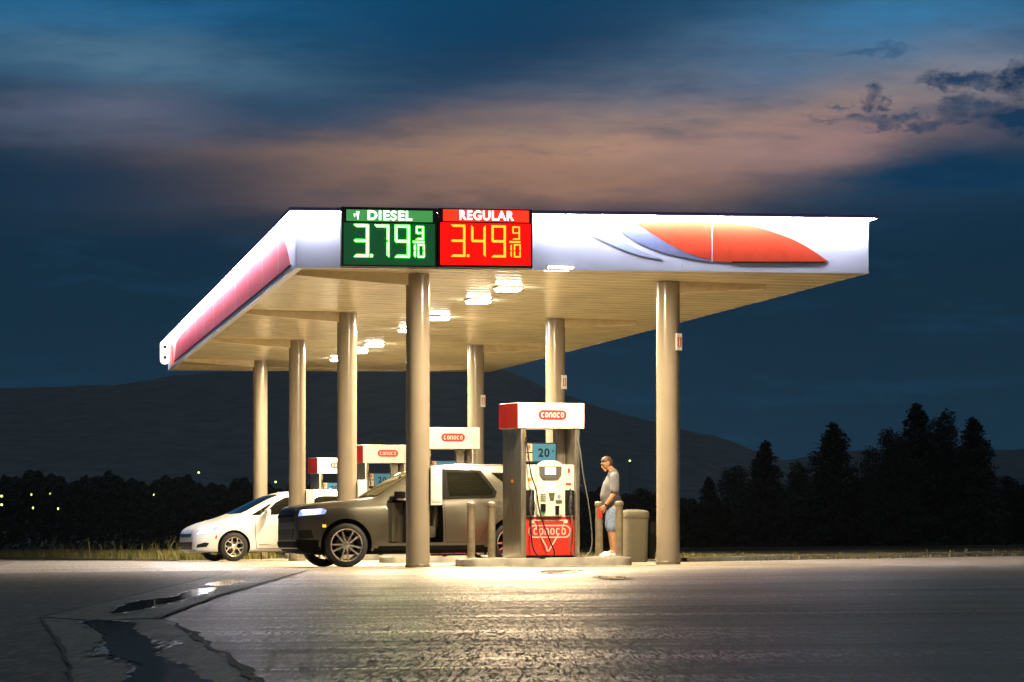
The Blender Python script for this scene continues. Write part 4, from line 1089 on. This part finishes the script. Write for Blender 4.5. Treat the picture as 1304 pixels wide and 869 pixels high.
man = empty('person', (pxp, pyp, G(pxp, pyp) + .145), math.pi + R(4), 'standing man in grey t-shirt and blue shorts looking down beside the pump', 'person')
# local: +x is where he faces, +y his left (towards the camera)
V = []; E = []; Rr = []
def nd(p, r, par=None):
    V.append(p); Rr.append(r)
    if par is not None: E.append((par, len(V) - 1))
    return len(V) - 1
pel = nd((-.02, 0, .92), (.135, .165))
wa = nd((.025, 0, 1.07), (.145, .160), pel); ch = nd((.01, 0, 1.24), (.125, .175), wa); uc = nd((-.03, 0, 1.38), (.09, .155), ch); nk = nd((-.015, 0, 1.475), .062, uc); n2 = nd((.03, 0, 1.54), .058, nk)
HANDS = []
for sd in (1, -1):
    hp = nd((-.02, sd * .09, .85), .10, pel); kn = nd((.01, sd * .105, .48), .062, hp); cf = nd((-.015, sd * .108, .33), .058, kn); an = nd((-.03, sd * .11, .09), .038, cf)
    he = nd((-.05, sd * .11, .045), .036, an); to = nd((.10, sd * .125, .032), .032, an); nd((.17, sd * .13, .026), .024, to)
    sh = nd((-.03, sd * .185, 1.375), .068, uc)
    if sd > 0: el = nd((-.02, .235, 1.10), .046, sh); fo = nd((.06, .225, .98), .040, el); wr = nd((.135, .20, .885), .027, fo)
    else: el = nd((.03, -.23, 1.10), .046, sh); fo = nd((.11, -.20, .99), .040, el); wr = nd((.18, -.15, .90), .027, fo)
    HANDS.append((sd, V[fo], V[wr]))
parts = [skin_mesh(V, E, Rr, .01)]
# hands: palm and five separate fingers, slightly curled
for sd, fo_, wr_ in HANDS:
    d = (Vector(wr_) - Vector(fo_)).normalized(); d = (d + Vector((0, 0, -.5))).normalized()
    side = Vector((0, 1, 0)) * sd; side = (side - d * side.dot(d)).normalized(); across = d.cross(side).normalized()
    w0 = Vector(wr_); pv = [tuple(w0 - d * .02), tuple(w0 + d * .03), tuple(w0 + d * .085)]
    parts.append(skin_mesh(pv, [(0, 1), (1, 2)], [(.026, .022), (.036, .020), (.038, .016)], .01))
    sgn = 1 if across.x > 0 else -1
    for k in range(4):
        off = across * ((k - 1.5) * .019); ln = (.072, .082, .078, .062)[k]; b0 = w0 + d * .08 + off
        curl = -side * .25
        p1 = b0 + (d + curl).normalized() * ln * .45; p2 = p1 + (d + curl * 3).normalized() * ln * .32; p3 = p2 + (d + curl * 6).normalized() * ln * .25
        parts.append(skin_mesh([tuple(b0 - d * .02), tuple(b0), tuple(p1), tuple(p2), tuple(p3)], [(0, 1), (1, 2), (2, 3), (3, 4)], [.009, .0095, .009, .008, .007], .01, 1))
    tb = w0 + d * .02 + across * sgn * .028
    parts.append(skin_mesh([tuple(tb), tuple(tb + d * .03 + across * sgn * .022 - side * .012), tuple(tb + d * .06 + across * sgn * .028 - side * .025), tuple(tb + d * .082 + across * sgn * .024 - side * .03)], [(0, 1), (1, 2), (2, 3)], [.013, .012, .010, .008], .01, 1))
# head, tilted down
HC = Vector((.075, 0, 1.625)); HR = Matrix.Rotation(R(24), 4, 'Y')
def headverts():
    vs = []; fs = []; nu, nv = 28, 20
    for j in range(nv + 1):
        t = math.pi * j / nv
        for i in range(nu):
            a = 2 * math.pi * i / nu; x, y, z = math.sin(t) * math.cos(a), math.sin(t) * math.sin(a), math.cos(t)
            px = x * .098; py = y * .078; pz = z * .118
            if z < 0 and x > 0: px += .012 * (-z) * x * 2; 
            if z < -.1: py *= 1 - .28 * (-z); px = px if x > 0 else px * (1 - .35 * -z)
            vs.append((px, py, pz))
    for j in range(nv):
        for i in range(nu): fs.append((j * nu + i, j * nu + (i + 1) % nu, (j + 1) * nu + (i + 1) % nu, (j + 1) * nu + i))
    return vs, fs
hm = Matrix.Translation(HC) @ HR
def hadd(vs, fs): parts.append(([tuple(hm @ Vector(v)) for v in vs], fs))
hadd(*headverts())
mb = MB(); mb.tube([(.088, 0, .02), (.104, 0, -.008), (.122, 0, -.028), (.100, 0, -.038)], .012, 8, rs=[.008, .011, .014, .012]); hadd(mb.v, mb.f)      # nose
mb = MB(); mb.tube([(.100, -.025, -.062), (.110, 0, -.060), (.100, .025, -.062)], .008, 8); hadd(mb.v, mb.f)
mb = MB(); mb.tube([(.096, -.022, -.075), (.108, 0, -.074), (.096, .022, -.075)], .009, 8); hadd(mb.v, mb.f)
mb = MB(); mb.tube([(.086, -.045, .028), (.102, 0, .024), (.086, .045, .028)], .010, 8); hadd(mb.v, mb.f)       # brow
mb = MB(); mb.tube([(.075, -.02, -.108), (.100, 0, -.104), (.075, .02, -.108)], .016, 8); hadd(mb.v, mb.f)       # chin
for sd in (1, -1):
    mb = MB(); mb.tube([(-.012, sd * .076, .022), (-.022, sd * .086, .012), (-.022, sd * .086, -.012), (-.008, sd * .078, -.030)], .012, 8); hadd(mb.v, mb.f)
body = add_me('body', merge_remesh(parts, .0065, 2), M['skin'], man)
for sd in (1, -1):
    mb = MB(); mb.lathe([(.001, -.011), (.008, -.008), (.011, 0), (.008, .008), (.001, .011)], 12, hm @ Matrix.Translation((.086, sd * .032, .006)))
    mb.build('eye', M['eye'] if 'eye' in M else M['black'], body, smooth=True)
    mb = MB(); mb.tube([(.094, sd * .014, .027), (.095, sd * .034, .031), (.080, sd * .052, .026)], .005, 6); q = MB(); q.add(mb.v, mb.f, hm); q.build('eyebrow', M['hair'], body)
# hair: short cap over crown and back
hv, hf = headverts(); keep = []
hv2 = []
rnd = random.Random(3)
for v in hv:
    x, y, z = v; sc_ = 1.075 + rnd.uniform(-.01, .025)
    lim = .022 + .40 * max(0, x) if x > -.02 else -.060
    if z < lim: sc_ = .93
    elif x > .04 and z > .05: sc_ += .03
    hv2.append(tuple(hm @ (Vector((x, y, z)) * sc_)))
add_me('hair', merge_remesh([(hv2, hf)], .006, 1), M['hair'], body)
# t-shirt
Vt = [(-.01, 0, .87), (.045, 0, 1.05), (.03, 0, 1.22), (-.03, 0, 1.385), (-.02, 0, 1.44)]; Et = [(0, 1), (1, 2), (2, 3), (3, 4)]; Rt = [(.158, .186), (.160, .170), (.138, .180), (.105, .160), (.075, .082)]
for sd in (1, -1):
    i0 = len(Vt); Vt += [(-.03, sd * .19, 1.38), (-.032, sd * .222, 1.26), (-.028, sd * .236, 1.16)] if sd > 0 else [(-.03, -.19, 1.38), (-.01, -.22, 1.26), (.01, -.232, 1.16)]
    Et += [(3, i0), (i0, i0 + 1), (i0 + 1, i0 + 2)]; Rt += [.084, .078, .080]
add_me('t_shirt', merge_remesh([skin_mesh(Vt, Et, Rt, .01)], .012, 2), M['shirt'], body)
Vs = [(-.02, 0, .98), (-.02, 0, .86)]; Es = [(0, 1)]; Rs = [(.150, .180), (.145, .180)]
for sd in (1, -1):
    i0 = len(Vs); Vs += [(-.015, sd * .095, .78), (.0, sd * .105, .62), (.005, sd * .108, .52)]; Es += [(1, i0), (i0, i0 + 1), (i0 + 1, i0 + 2)]; Rs += [.125, .105, .100]
add_me('shorts', merge_remesh([skin_mesh(Vs, Es, Rs, .01)], .012, 1), M['shorts'], body)
for sd in (1, -1):
    mb = MB(); vs_, fs_ = skin_mesh([(-.075, sd * .11, .035), (.02, sd * .118, .038), (.12, sd * .127, .034), (.19, sd * .132, .028)], [(0, 1), (1, 2), (2, 3)], [(.045, .036), (.048, .040), (.050, .036), (.036, .026)], .01)
    mb.add(vs_, fs_); mb.build('shoe', M['white'], body, smooth=True)
wv = Vector(HANDS[0][2]); wd = (wv - Vector(HANDS[0][1])).normalized()
mb = MB(); mb.tube([wv - wd * .035, wv - wd * .012], .034, 12); mb.build('watch', M['black'], body)

# ------------------------------------------------------------------ landscape
def ridge(name, pts, y, depth, seed, mat):       # pts: photo pixels of the crest line
    rnd = random.Random(seed); X = []; 
    px = -900
    n = 0; vs = []; cols = []
    xs = []
    while px < 2300: xs.append(px); px += 5
    ph = [(rnd.uniform(0, 6.3), f) for f in (.008, .02, .05, .11, .25)]
    for qx in xs:
        h = interp(pts, qx) + .6 * sum(a * math.sin(qx * f + p) for a, (p, f) in zip((2.5, 1.6, .9, .6, .5), ph)) + rnd.uniform(-.45, .45)
        zt = CAMZ + (634 - h) / F * y; x = (qx - 652) / F * y
        base = G(x, y - depth) - 8
        col = []
        for t in (0, .15, .35, .55, .75, .9, 1.0):
            yy = y - depth * (1 - t); zz = base + (zt - base) * (t ** .8) + (4 * math.sin(qx * .013 + t * 5 + ph[0][0]) + 2.5 * math.sin(qx * .041 + t * 9) if 0 < t < 1 else 0)
            xx = x * (1 if t > .99 else yy / y * .3 + .7); col.append((xx, yy, zz))
        col.append((x, y + depth * .6, base)); cols.append(col)
    m = len(cols[0]); vs = [p for c_ in cols for p in c_]
    fs = [(i * m + j, (i + 1) * m + j, (i + 1) * m + j + 1, i * m + j + 1) for i in range(len(cols) - 1) for j in range(m - 1)]
    mb = MB(); mb.add(vs, fs); o = mb.build(name, mat, smooth=True); o['kind'] = 'structure'
M['hill_far'] = pbr('far_hill', (.09, .12, .13), 1, spec=0, noise=.2, nscale=.01)
ridge('hill', [(-900, 520), (-200, 492), (0, 497), (150, 491), (215, 480), (290, 474), (420, 470), (520, 468), (600, 467), (650, 474), (700, 496), (760, 518), (820, 534), (880, 552), (950, 574), (1050, 604), (1200, 640), (2300, 690)], 2600, 900, 5, M['hill'])
ridge('far_hill', [(-900, 600), (600, 600), (900, 592), (1000, 588), (1100, 575), (1200, 568), (1304, 572), (1600, 560), (2300, 590)], 4800, 1200, 9, M['hill_far'])

def crown_mesh(kind, seed, H, Wd, n):
    rnd = random.Random(seed); mb = MB(); cl = []
    K = 46 if kind == 'spruce' else 30
    for k in range(K):
        t = (k + rnd.random()) / K
        if kind == 'spruce': env = (1 - t) ** .8 * (1.0 if t > .12 else .8)
        else: env = math.sin(math.pi * min(1, t * .86 + .10)) ** .5 * (1 - .25 * t)
        a = k * 2.4 + rnd.uniform(-.6, .6); cr_ = Wd * .5 * env * rnd.uniform(.25, .80)
        rad = Wd * (.07 + .16 * env) * rnd.uniform(.7, 1.25)
        cl.append((cr_ * math.cos(a), cr_ * math.sin(a), H * (.05 + .90 * t), rad))
    cl.append((rnd.uniform(-.1, .1), 0, H * .97, Wd * .05))
    wsum = [c_[3] ** 2 for c_ in cl]
    for c_, w_ in zip(cl, wsum):
        for _ in range(int(n * w_ / sum(wsum)) + 30):
            d = Vector((rnd.gauss(0, 1), rnd.gauss(0, 1), rnd.gauss(0, .85))).normalized() * c_[3] * (rnd.random() ** .45) * rnd.uniform(.8, 1.25)
            if kind == 'spruce': d.z -= .35 * math.hypot(d.x, d.y)
            p = Vector(c_[:3]) + d; s = rnd.uniform(.05, .13)
            q = Vector((rnd.gauss(0, 1), rnd.gauss(0, 1), rnd.gauss(0, 1))).normalized(); e_ = q.orthogonal().normalized(); g = q.cross(e_)
            i = len(mb.v); mb.v += [tuple(p + e_ * s), tuple(p + g * s * .6), tuple(p - e_ * s * .8), tuple(p - g * s * .5)]; mb.f.append((i, i + 1, i + 2, i + 3))
    return mb
def trunk_mb(H, seed):
    rnd = random.Random(seed); mb = MB(); mb.tube([(0, 0, -.2), (.03, 0, H * .3), (-.02, .03, H * .65), (0, 0, H * .95)], .1, 8, rs=[.17, .13, .08, .02])
    for k in range(14):
        a = rnd.uniform(0, 6.3); t = rnd.uniform(.12, .85); l = H * .16 * (1 - t * .6)
        mb.tube([(0, 0, H * t), (math.cos(a) * l * .5, math.sin(a) * l * .5, H * t + l * .2), (math.cos(a) * l, math.sin(a) * l, H * t + l * .5)], .03, 5, rs=[.045, .03, .01])
    return mb
def build_nf(mb, name, mat, parent):           # no normal recalculation for loose leaves
    me = bpy.data.meshes.new(name); me.from_pydata(mb.v, [], mb.f); me.materials.append(mat)
    o = bpy.data.objects.new(name, me); COL.objects.link(o); o.parent = parent; return o
protos = {}
def tree(kind, var, px, ytop, wpx, Y, label, ybase=None):
    wpx *= 1.18; X = (px - 652.0) / F * Y; z = G(X, Y) - .05; H = (634 - ytop) / F * Y + CAMZ - z; Wd = wpx / F * Y
    key = (kind, var)
    if key not in protos:
        e = empty('tree', (0, 0, 0), 0, label, 'tree', 'dark trees beyond the lot')
        n = 15000
        build_nf(crown_mesh(kind, 40 + var * 7 + len(kind), 8.0, 3.6 if kind == 'spruce' else 5.0, n), 'crown', M['leaf'], e)
        trunk_mb(8.0, var + 3).build('trunk', M['bark'], e, smooth=True)
        protos[key] = e; o = e
    else:
        o = copy_tree(protos[key])
    w0 = 3.6 if kind == 'spruce' else 5.0
    o.location = (X, Y, z); o.scale = (Wd / w0, Wd / w0, H / 8.0); o.rotation_euler = (0, 0, random.uniform(0, 6.28)); o['label'] = label
TY = 150
TREES = [('spruce', 0, 903, 606, 60, 158, 'small dark conifer just right of the front right column'),
         ('round', 0, 935, 594, 60, 160, 'rounded dark tree between the front right column and the pointed conifer'),
         ('spruce', 1, 975, 560, 84, 152, 'pointed dark conifer, left of the taller group, top against the blue sky'),
         ('round', 1, 1018, 590, 64, 156, 'low rounded dark tree left of the broad conifer'),
         ('spruce', 2, 1061, 536, 118, 150, 'broad dark conifer standing between two gaps of sky'),
         ('round', 0, 1100, 606, 56, 158, 'low dark tree filling the gap before the tallest trees'),
         ('round', 2, 1133, 546, 84, 148, 'dark leafy tree at the left shoulder of the tallest tree'),
         ('spruce', 0, 1168, 511, 118, 150, 'tallest dark tree of the row, top against the sky'),
         ('round', 1, 1202, 524, 74, 152, 'dark leafy tree right beside the tallest tree'),
         ('spruce', 1, 1240, 529, 108, 149, 'dark conifer at the right end of the tall group'),
         ('round', 2, 1284, 606, 74, 155, 'low dark tree at the right edge of the picture'),
         ('round', 0, 1330, 600, 90, 157, 'dark tree cut by the right edge of the picture'),
         ('round', 1, 868, 634, 60, 165, 'low dark tree seen right behind the front right column'),
         ('round', 2, 815, 622, 70, 168, 'low dark tree behind the trash can'),
         ('round', 0, 760, 630, 66, 166, 'low dark tree behind the standing man')]
for k, (kd, vr_, px, yt, wp, Y, lb) in enumerate(TREES): tree(kd, vr_, px, yt, wp, Y, lb)
# far-off woods that read as one mass
def wood(name, label, x0, x1, Y, top, dens, seed):
    rnd = random.Random(seed); mb = MB(); n = dens
    ph = [rnd.uniform(0, 6) for _ in range(5)]
    for _ in range(n):
        px = rnd.uniform(x0, x1); yy = Y + rnd.uniform(-14, 14); X = (px - 652) / F * yy
        tp = interp(top, px) + 5 * math.sin(px * .07 + ph[0]) + 3 * math.sin(px * .19 + ph[1]) + 2 * math.sin(px * .43 + ph[2])
        zt = CAMZ + (634 - tp) / F * yy; zb = G(X, yy); z = zb + (zt - zb) * rnd.random() ** .6
        s = rnd.uniform(.14, .36); d = Vector((rnd.gauss(0, 1), rnd.gauss(0, 1), rnd.gauss(0, 1))).normalized(); e_ = d.orthogonal().normalized(); g = d.cross(e_); p = Vector((X, yy, z))
        i = len(mb.v); mb.v += [tuple(p + e_ * s), tuple(p + g * s * .6), tuple(p - e_ * s * .8), tuple(p - g * s * .5)]; mb.f.append((i, i + 1, i + 2, i + 3))
    o = build_nf(mb, name, M['leaf'], None); tag(o, label, 'woods', kind='stuff')
wood('woods', 'dark line of woods beyond the left verge and behind the cars', -120, 860, 260, [(-120, 612), (0, 606), (200, 612), (340, 618), (600, 622), (860, 634)], 90000, 3)
wood('woods', 'dark undergrowth below the trees behind the right verge', 740, 1420, 172, [(740, 650), (900, 640), (1100, 632), (1304, 628), (1420, 630)], 44000, 4)
# verge grass
def grass(name, label, poly_fn, n, hmin, hmax, seed):
    rnd = random.Random(seed); mb = MB()
    for _ in range(n):
        x, y = poly_fn(rnd); z = G(x, y) + .02; h = rnd.uniform(hmin, hmax) * (2.4 if rnd.random() < .02 else 1); a = rnd.uniform(0, 6.3); w = rnd.uniform(.008, .02)
        dx, dy = math.cos(a) * w, math.sin(a) * w; lx, ly = rnd.uniform(-.5, .5) * h, rnd.uniform(-.5, .5) * h; i = len(mb.v)
        mb.v += [(x - dx, y - dy, z), (x + dx, y + dy, z), (x + lx * .4 + dx * .7, y + ly * .4 + dy * .7, z + h * .6), (x + lx * .4 - dx * .7, y + ly * .4 - dy * .7, z + h * .6), (x + lx, y + ly, z + h)]
        mb.f += [(i, i + 1, i + 2, i + 3), (i + 3, i + 2, i + 4)]
    tag(build_nf(mb, name, M['grassblade'], None), label, 'grass', kind='stuff')
def left_pts(rnd):
    t = rnd.random(); A = [Vector(p) for p in EDGE_L[1:] + [(-9.6, 82.5)]]; s = t * (len(A) - 1); i = min(int(s), len(A) - 2); p = A[i].lerp(A[i + 1], s - i)
    return p.x + rnd.uniform(-.4, .8) + rnd.random() ** 2 * 1.5, p.y + rnd.random() * 8
def right_pts(rnd):
    A = [Vector(p) for p in EDGE_R]; s = rnd.random() * (len(A) - 1); i = min(int(s), len(A) - 2); p = A[i].lerp(A[i + 1], s - i)
    return p.x + rnd.uniform(.1, 1.0) + rnd.random() * 3, p.y + rnd.uniform(.2, 10)
grass('verge_grass', 'long dry grass along the left edge of the lot', left_pts, 26000, .05, .30, 5)
grass('verge_grass', 'thin dry grass along the right edge of the lot', right_pts, 9000, .02, .07, 6)
# kerb along left verge
def kerb(name, pts, label):
    mb = MB(); vs = []
    for i, p in enumerate(pts):
        a = Vector(pts[max(0, i - 1)]); c_ = Vector(pts[min(len(pts) - 1, i + 1)]); t = (c_ - a).normalized(); n = Vector((-t.y, t.x)) * .08
        for sg in (1, -1):
            q = Vector(p) + n * sg
            for z in (-.05, .09): vs.append((q.x, q.y, G(q.x, q.y) + z))
    for i in range(len(pts) - 1):
        a = 4 * i; b = a + 4
        mb.f += [(a, b, b + 1, a + 1), (a + 2, a + 3, b + 3, b + 2), (a + 1, b + 1, b + 3, a + 3)]
    mb.v = vs; o = mb.build(name, M['concrete']); o['kind'] = 'structure'
kerb('kerb', EDGE_R[3:], '')
# drain inlet
dx_, dy_ = gp(196, 712.5)
di = empty('storm_drain', (dx_, dy_ + .3, G(dx_, dy_)), R(-4), 'dark storm drain inlet in the kerb at the left verge', 'drain')
MB().box(-.62, .62, -.10, .5, .0, .05, bev=.01).build('apron', M['concrete'], di)
MB().box(-.55, .55, -.06, .4, .052, .16, bev=.01).build('inlet_box', M['black'], di)
mb = MB()
for k in range(9): mb.box(-.5 + k * .12, -.46 + k * .12, -.07, -.062, .06, .15)
mb.build('grate', M['steel'], di)
# distant lamps
LP = [(2, 632, 500, 'distant yellow lamp at the very left edge, upper of two'), (2, 643, 500, 'distant yellow lamp at the very left edge, lower of two'), (40, 630, 520, 'faint distant lamp above the left verge, second group'), (64, 629, 520, 'bright distant yellow lamp right of the faint one at the left'),
      (195, 630, 520, 'distant green yellow lamp left of the white minivan, low and bright'), (207, 621, 560, 'faint distant lamp just above the low bright one'), (253, 602, 620, 'highest distant lamp on the dark hill above the minivan hood'), (271, 617, 600, 'distant yellow lamp right above the minivan hood'),
      (351, 614, 600, 'distant lamp seen between the two farthest left columns'), (802, 587, 640, 'distant green yellow lamp right of the standing man'), (42, 647, 480, 'dim low distant lamp at the far left'), (74, 648, 480, 'dim low distant lamp below the bright one at the left')]
l0 = None
for (px, py, Y, lb) in LP:
    # each stands in front of the hillside on its own post
    Y = Y * .4 + 40
    X = (px - 652) / F * Y; z = CAMZ + (634 - py) / F * Y; zb = G(X, Y)
    if l0 is None:
        l0 = empty('street_lamp', (X, Y, z), 0, lb, 'street lamp', 'distant lamps in the dark')
        MB().lathe([(.02, -.10), (.095, -.05), (.11, 0), (.08, .07), (.03, .1)], 12).build('bulb', M['bulb'], l0, smooth=True)
        MB().tube([(0, .1, .12), (0, .25, .12), (0, .3, 0), (0, .3, -12)], .018, 6).build('post', M['trim'], l0)
        MB().lathe([(.16, .09), (.1, .14), (.02, .16)], 12).build('shade', M['trim'], l0)
        o = l0
    else:
        o = copy_tree(l0); o.location = (X, Y, z); o['label'] = lb
    if 'faint' in lb or 'dim' in lb: o.scale = (.6, .6, 1)

# ------------------------------------------------------------------------ sky
w = bpy.data.worlds.new('World'); sc.world = w; w.use_nodes = True
nt = w.node_tree; N = nt.nodes; L = nt.links
bg = N['Background']
tc = N.new('ShaderNodeTexCoord'); sp = N.new('ShaderNodeSeparateXYZ'); L.new(tc.outputs['Generated'], sp.inputs[0])
def mth(op, a, b=None, c=None, clamp=False):
    n = N.new('ShaderNodeMath'); n.operation = op; n.use_clamp = clamp
    for i, q in enumerate((a, b, c)):
        if q is None: continue
        if isinstance(q, (int, float)): n.inputs[i].default_value = q
        else: L.new(q, n.inputs[i])
    return n.outputs[0]
az = mth('ARCTAN2', sp.outputs['X'], sp.outputs['Y']); el = mth('ARCSINE', sp.outputs['Z'])
AX = mth('MULTIPLY', az, 3.6); EL = mth('MULTIPLY', el, 3.6)      # about 1 unit per 1000 photo pixels
cb = N.new('ShaderNodeCombineXYZ'); L.new(AX, cb.inputs[0]); L.new(EL, cb.inputs[1])
def wnoise(scale, sx, sy, det=5, rough=.6, off=0.0):
    mp = N.new('ShaderNodeMapping'); mp.inputs['Scale'].default_value = (sx, sy, 1); mp.inputs['Location'].default_value = (off, off * .7, off)
    L.new(cb.outputs[0], mp.inputs['Vector']); n = N.new('ShaderNodeTexNoise'); n.inputs['Scale'].default_value = scale; n.inputs['Detail'].default_value = det; n.inputs['Roughness'].default_value = rough
    L.new(mp.outputs[0], n.inputs['Vector']); return n.outputs['Fac']
wx = mth('MULTIPLY', mth('SUBTRACT', wnoise(2.2, 1, 3, 4, .55, 1.3), .5), .16)
wy = mth('MULTIPLY', mth('SUBTRACT', wnoise(3.0, .8, 2.6, 5, .6, 4.1), .5), .10)
hx_ = mth('MULTIPLY', mth('SUBTRACT', wnoise(28, 1, 1.2, 5, .65, 9.1), .5), .075)
hy_ = mth('MULTIPLY', mth('SUBTRACT', wnoise(26, 1, 1.6, 6, .65, 7.7), .5), .062)
RAG = wnoise(22, 1, 2.0, 8, .66, 3.3)
def blob(px, py, rx, ry, rot=0, hard=False, warp=1.0):
    cx, cy = (px - 652) / 1000.0, (634 - py) / 1000.0
    a = mth('SUBTRACT', AX, cx); b = mth('SUBTRACT', EL, cy)
    a = mth('ADD', a, mth('MULTIPLY', hx_ if hard else wx, warp)); b = mth('ADD', b, mth('MULTIPLY', hy_ if hard else wy, warp))
    c_, s__ = math.cos(R(rot)), math.sin(R(rot))
    u = mth('DIVIDE', mth('ADD', mth('MULTIPLY', a, c_), mth('MULTIPLY', b, s__)), rx / 1000.0)
    v_ = mth('DIVIDE', mth('SUBTRACT', mth('MULTIPLY', b, c_), mth('MULTIPLY', a, s__)), ry / 1000.0)
    q = mth('ADD', mth('MULTIPLY', u, u), mth('MULTIPLY', v_, v_))
    if hard:
        return mth('MULTIPLY', mth('SUBTRACT', mth('ADD', 1.1, mth('MULTIPLY', mth('SUBTRACT', RAG, .5), 3.0)), q), .85, clamp=True)
    return mth('POWER', 2.718, mth('MULTIPLY', q, -1.0))
def rgb(r, g, b): 
    f = lambda c: ((c / 255 + .055) / 1.055) ** 2.4 if c > 10 else c / 255 / 12.92
    return (f(r), f(g), f(b), 1)
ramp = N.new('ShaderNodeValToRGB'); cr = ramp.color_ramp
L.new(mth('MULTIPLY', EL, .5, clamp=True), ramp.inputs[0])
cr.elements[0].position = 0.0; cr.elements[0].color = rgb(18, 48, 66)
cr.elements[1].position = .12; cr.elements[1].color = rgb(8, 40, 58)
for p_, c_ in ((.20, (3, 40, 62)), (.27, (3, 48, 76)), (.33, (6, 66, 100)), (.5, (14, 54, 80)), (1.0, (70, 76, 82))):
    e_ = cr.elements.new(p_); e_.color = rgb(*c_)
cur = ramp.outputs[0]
def over(cur, mask, col, amt):
    m = N.new('ShaderNodeMix'); m.data_type = 'RGBA'; m.inputs['B'].default_value = rgb(*col)
    L.new(mth('MULTIPLY', mask, amt, clamp=True), m.inputs['Factor']); L.new(cur, m.inputs['A']); return m.outputs['Result']
front = mth('GREATER_THAN', sp.outputs['Y'], 0.0)
stri = wnoise(3.4, .55, 3.2, 6, .6, 2.2)
stri2 = wnoise(9, .45, 2.4, 7, .7, 5.2)
strf = mth('ADD', mth('ADD', mth('MULTIPLY', mth('SUBTRACT', stri, .5), 2.4), mth('MULTIPLY', mth('SUBTRACT', stri2, .5), 2.0)), 1.0)
def soft(px, py, rx, ry, rot, col, amt):
    global cur
    cur = over(cur, mth('MULTIPLY', blob(px, py, rx, ry, rot), strf), col, amt)
soft(350, 40, 520, 60, 3, (4, 60, 94), .75)
soft(640, 90, 260, 70, 6, (4, 48, 80), .85)
soft(60, 20, 300, 55, 0, (34, 98, 142), .8)
soft(200, 85, 230, 38, -3, (74, 110, 134), .75)
soft(120, 158, 260, 40, 2, (92, 98, 118), .8)
soft(360, 150, 120, 40, 0, (8, 62, 92), .6)
soft(1150, 110, 420, 75, 5, (112, 128, 148), .82)
soft(900, 130, 250, 55, 12, (88, 102, 124), .65)
soft(830, 180, 420, 46, 5, (176, 138, 112), 1.0)
soft(540, 212, 240, 28, -2, (176, 136, 108), .85)
soft(720, 240, 300, 34, 0, (160, 120, 98), .85)
soft(1030, 180, 220, 32, 3, (158, 124, 122), .85)
soft(1190, 30, 220, 42, 6, (48, 120, 166), .7)
soft(1120, 245, 200, 30, 4, (10, 66, 92), .55)
soft(150, 240, 330, 40, 4, (6, 44, 70), .75)
soft(1240, 232, 220, 44, 10, (6, 48, 78), .85)
soft(1265, 168, 90, 30, 8, (6, 50, 80), .75)
soft(1180, 150, 90, 12, 4, (40, 76, 104), .6)
cur = over(cur, mth('MULTIPLY', mth('SUBTRACT', stri2, .53), 5.0, clamp=True), (20, 60, 90), .5)
def hardc(px, py, rx, ry, rot, col, amt, warp=1.0):
    global cur
    cur = over(cur, blob(px, py, rx, ry, rot, True, warp), col, amt)
hardc(1112, 133, 14, 22, 0, (4, 48, 82), .95)
hardc(1215, 112, 48, 13, -6, (4, 50, 84), .92)
hardc(1295, 108, 36, 26, 20, (4, 42, 74), .97)
hardc(1215, 148, 40, 20, 8, (5, 52, 84), .9)
hardc(1130, 162, 90, 9, -2, (8, 56, 88), .85)
hardc(1290, 166, 60, 20, -10, (4, 48, 80), .92)
hardc(1072, 140, 16, 6, 0, (40, 80, 110), .7)
hardc(1110, 74, 60, 6, 3, (20, 74, 116), .5)
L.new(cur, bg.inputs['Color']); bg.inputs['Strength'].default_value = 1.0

# soft spill of the lit fascia strip over the panels (real tubes under the lip)
def strip_light(u0, v0, u1, v1, power, out):
    ln = math.hypot(u1 - u0, v1 - v0); x, y = UV((u0 + u1) / 2, (v0 + v1) / 2)
    a = math.atan2(v1 - v0, u1 - u0) + TH
    return area('lip_tube', (x, y, fz(0) + FH - .06), ln, power, (.80, .84, 1.0), rot=(0, 0, a), size_y=.04)

# damp night air after the rain
HZ = 0.00007
mh = bpy.data.materials.new('damp_air'); mh.use_nodes = True; nh = mh.node_tree
nh.nodes.remove(nh.nodes['Principled BSDF']); pv = nh.nodes.new('ShaderNodeVolumePrincipled')
pv.inputs['Color'].default_value = (.86, .90, .95, 1); pv.inputs['Density'].default_value = HZ; pv.inputs['Anisotropy'].default_value = .3
nh.links.new(pv.outputs[0], nh.nodes['Material Output'].inputs['Volume'])
hz = MB().box(-2950, 2950, -190, 5100, -100, 420).build('haze', mh); hz['kind'] = 'stuff'; hz['label'] = 'thin damp night air over the whole valley'
sc.cycles.volume_bounces = 0

# --------------------------------------------------------------------- camera
cd = bpy.data.cameras.new('camera'); cam = bpy.data.objects.new('camera', cd); COL.objects.link(cam); sc.camera = cam
cam.location = (0, 0, CAMZ); cam.rotation_euler = (R(90), 0, 0)
cd.sensor_width = 36; cd.sensor_fit = 'HORIZONTAL'; cd.lens = F / 1304 * 36; cd.shift_y = (634 - 434.5) / 1304; cd.clip_end = 12000; cd.clip_start = .1
sc.view_settings.view_transform = 'Standard'; sc.view_settings.look = 'None'; sc.view_settings.gamma = 1; sc.view_settings.exposure = .32
sc.view_settings.use_curve_mapping = False
sc.render.engine = 'CYCLES'; sc.cycles.use_denoising = True
sc.cycles.max_bounces = 8; sc.cycles.diffuse_bounces = 4; sc.cycles.glossy_bounces = 4; sc.cycles.transparent_max_bounces = 8
sc.cycles.sample_clamp_indirect = 8; sc.cycles.caustics_reflective = False; sc.cycles.caustics_refractive = False
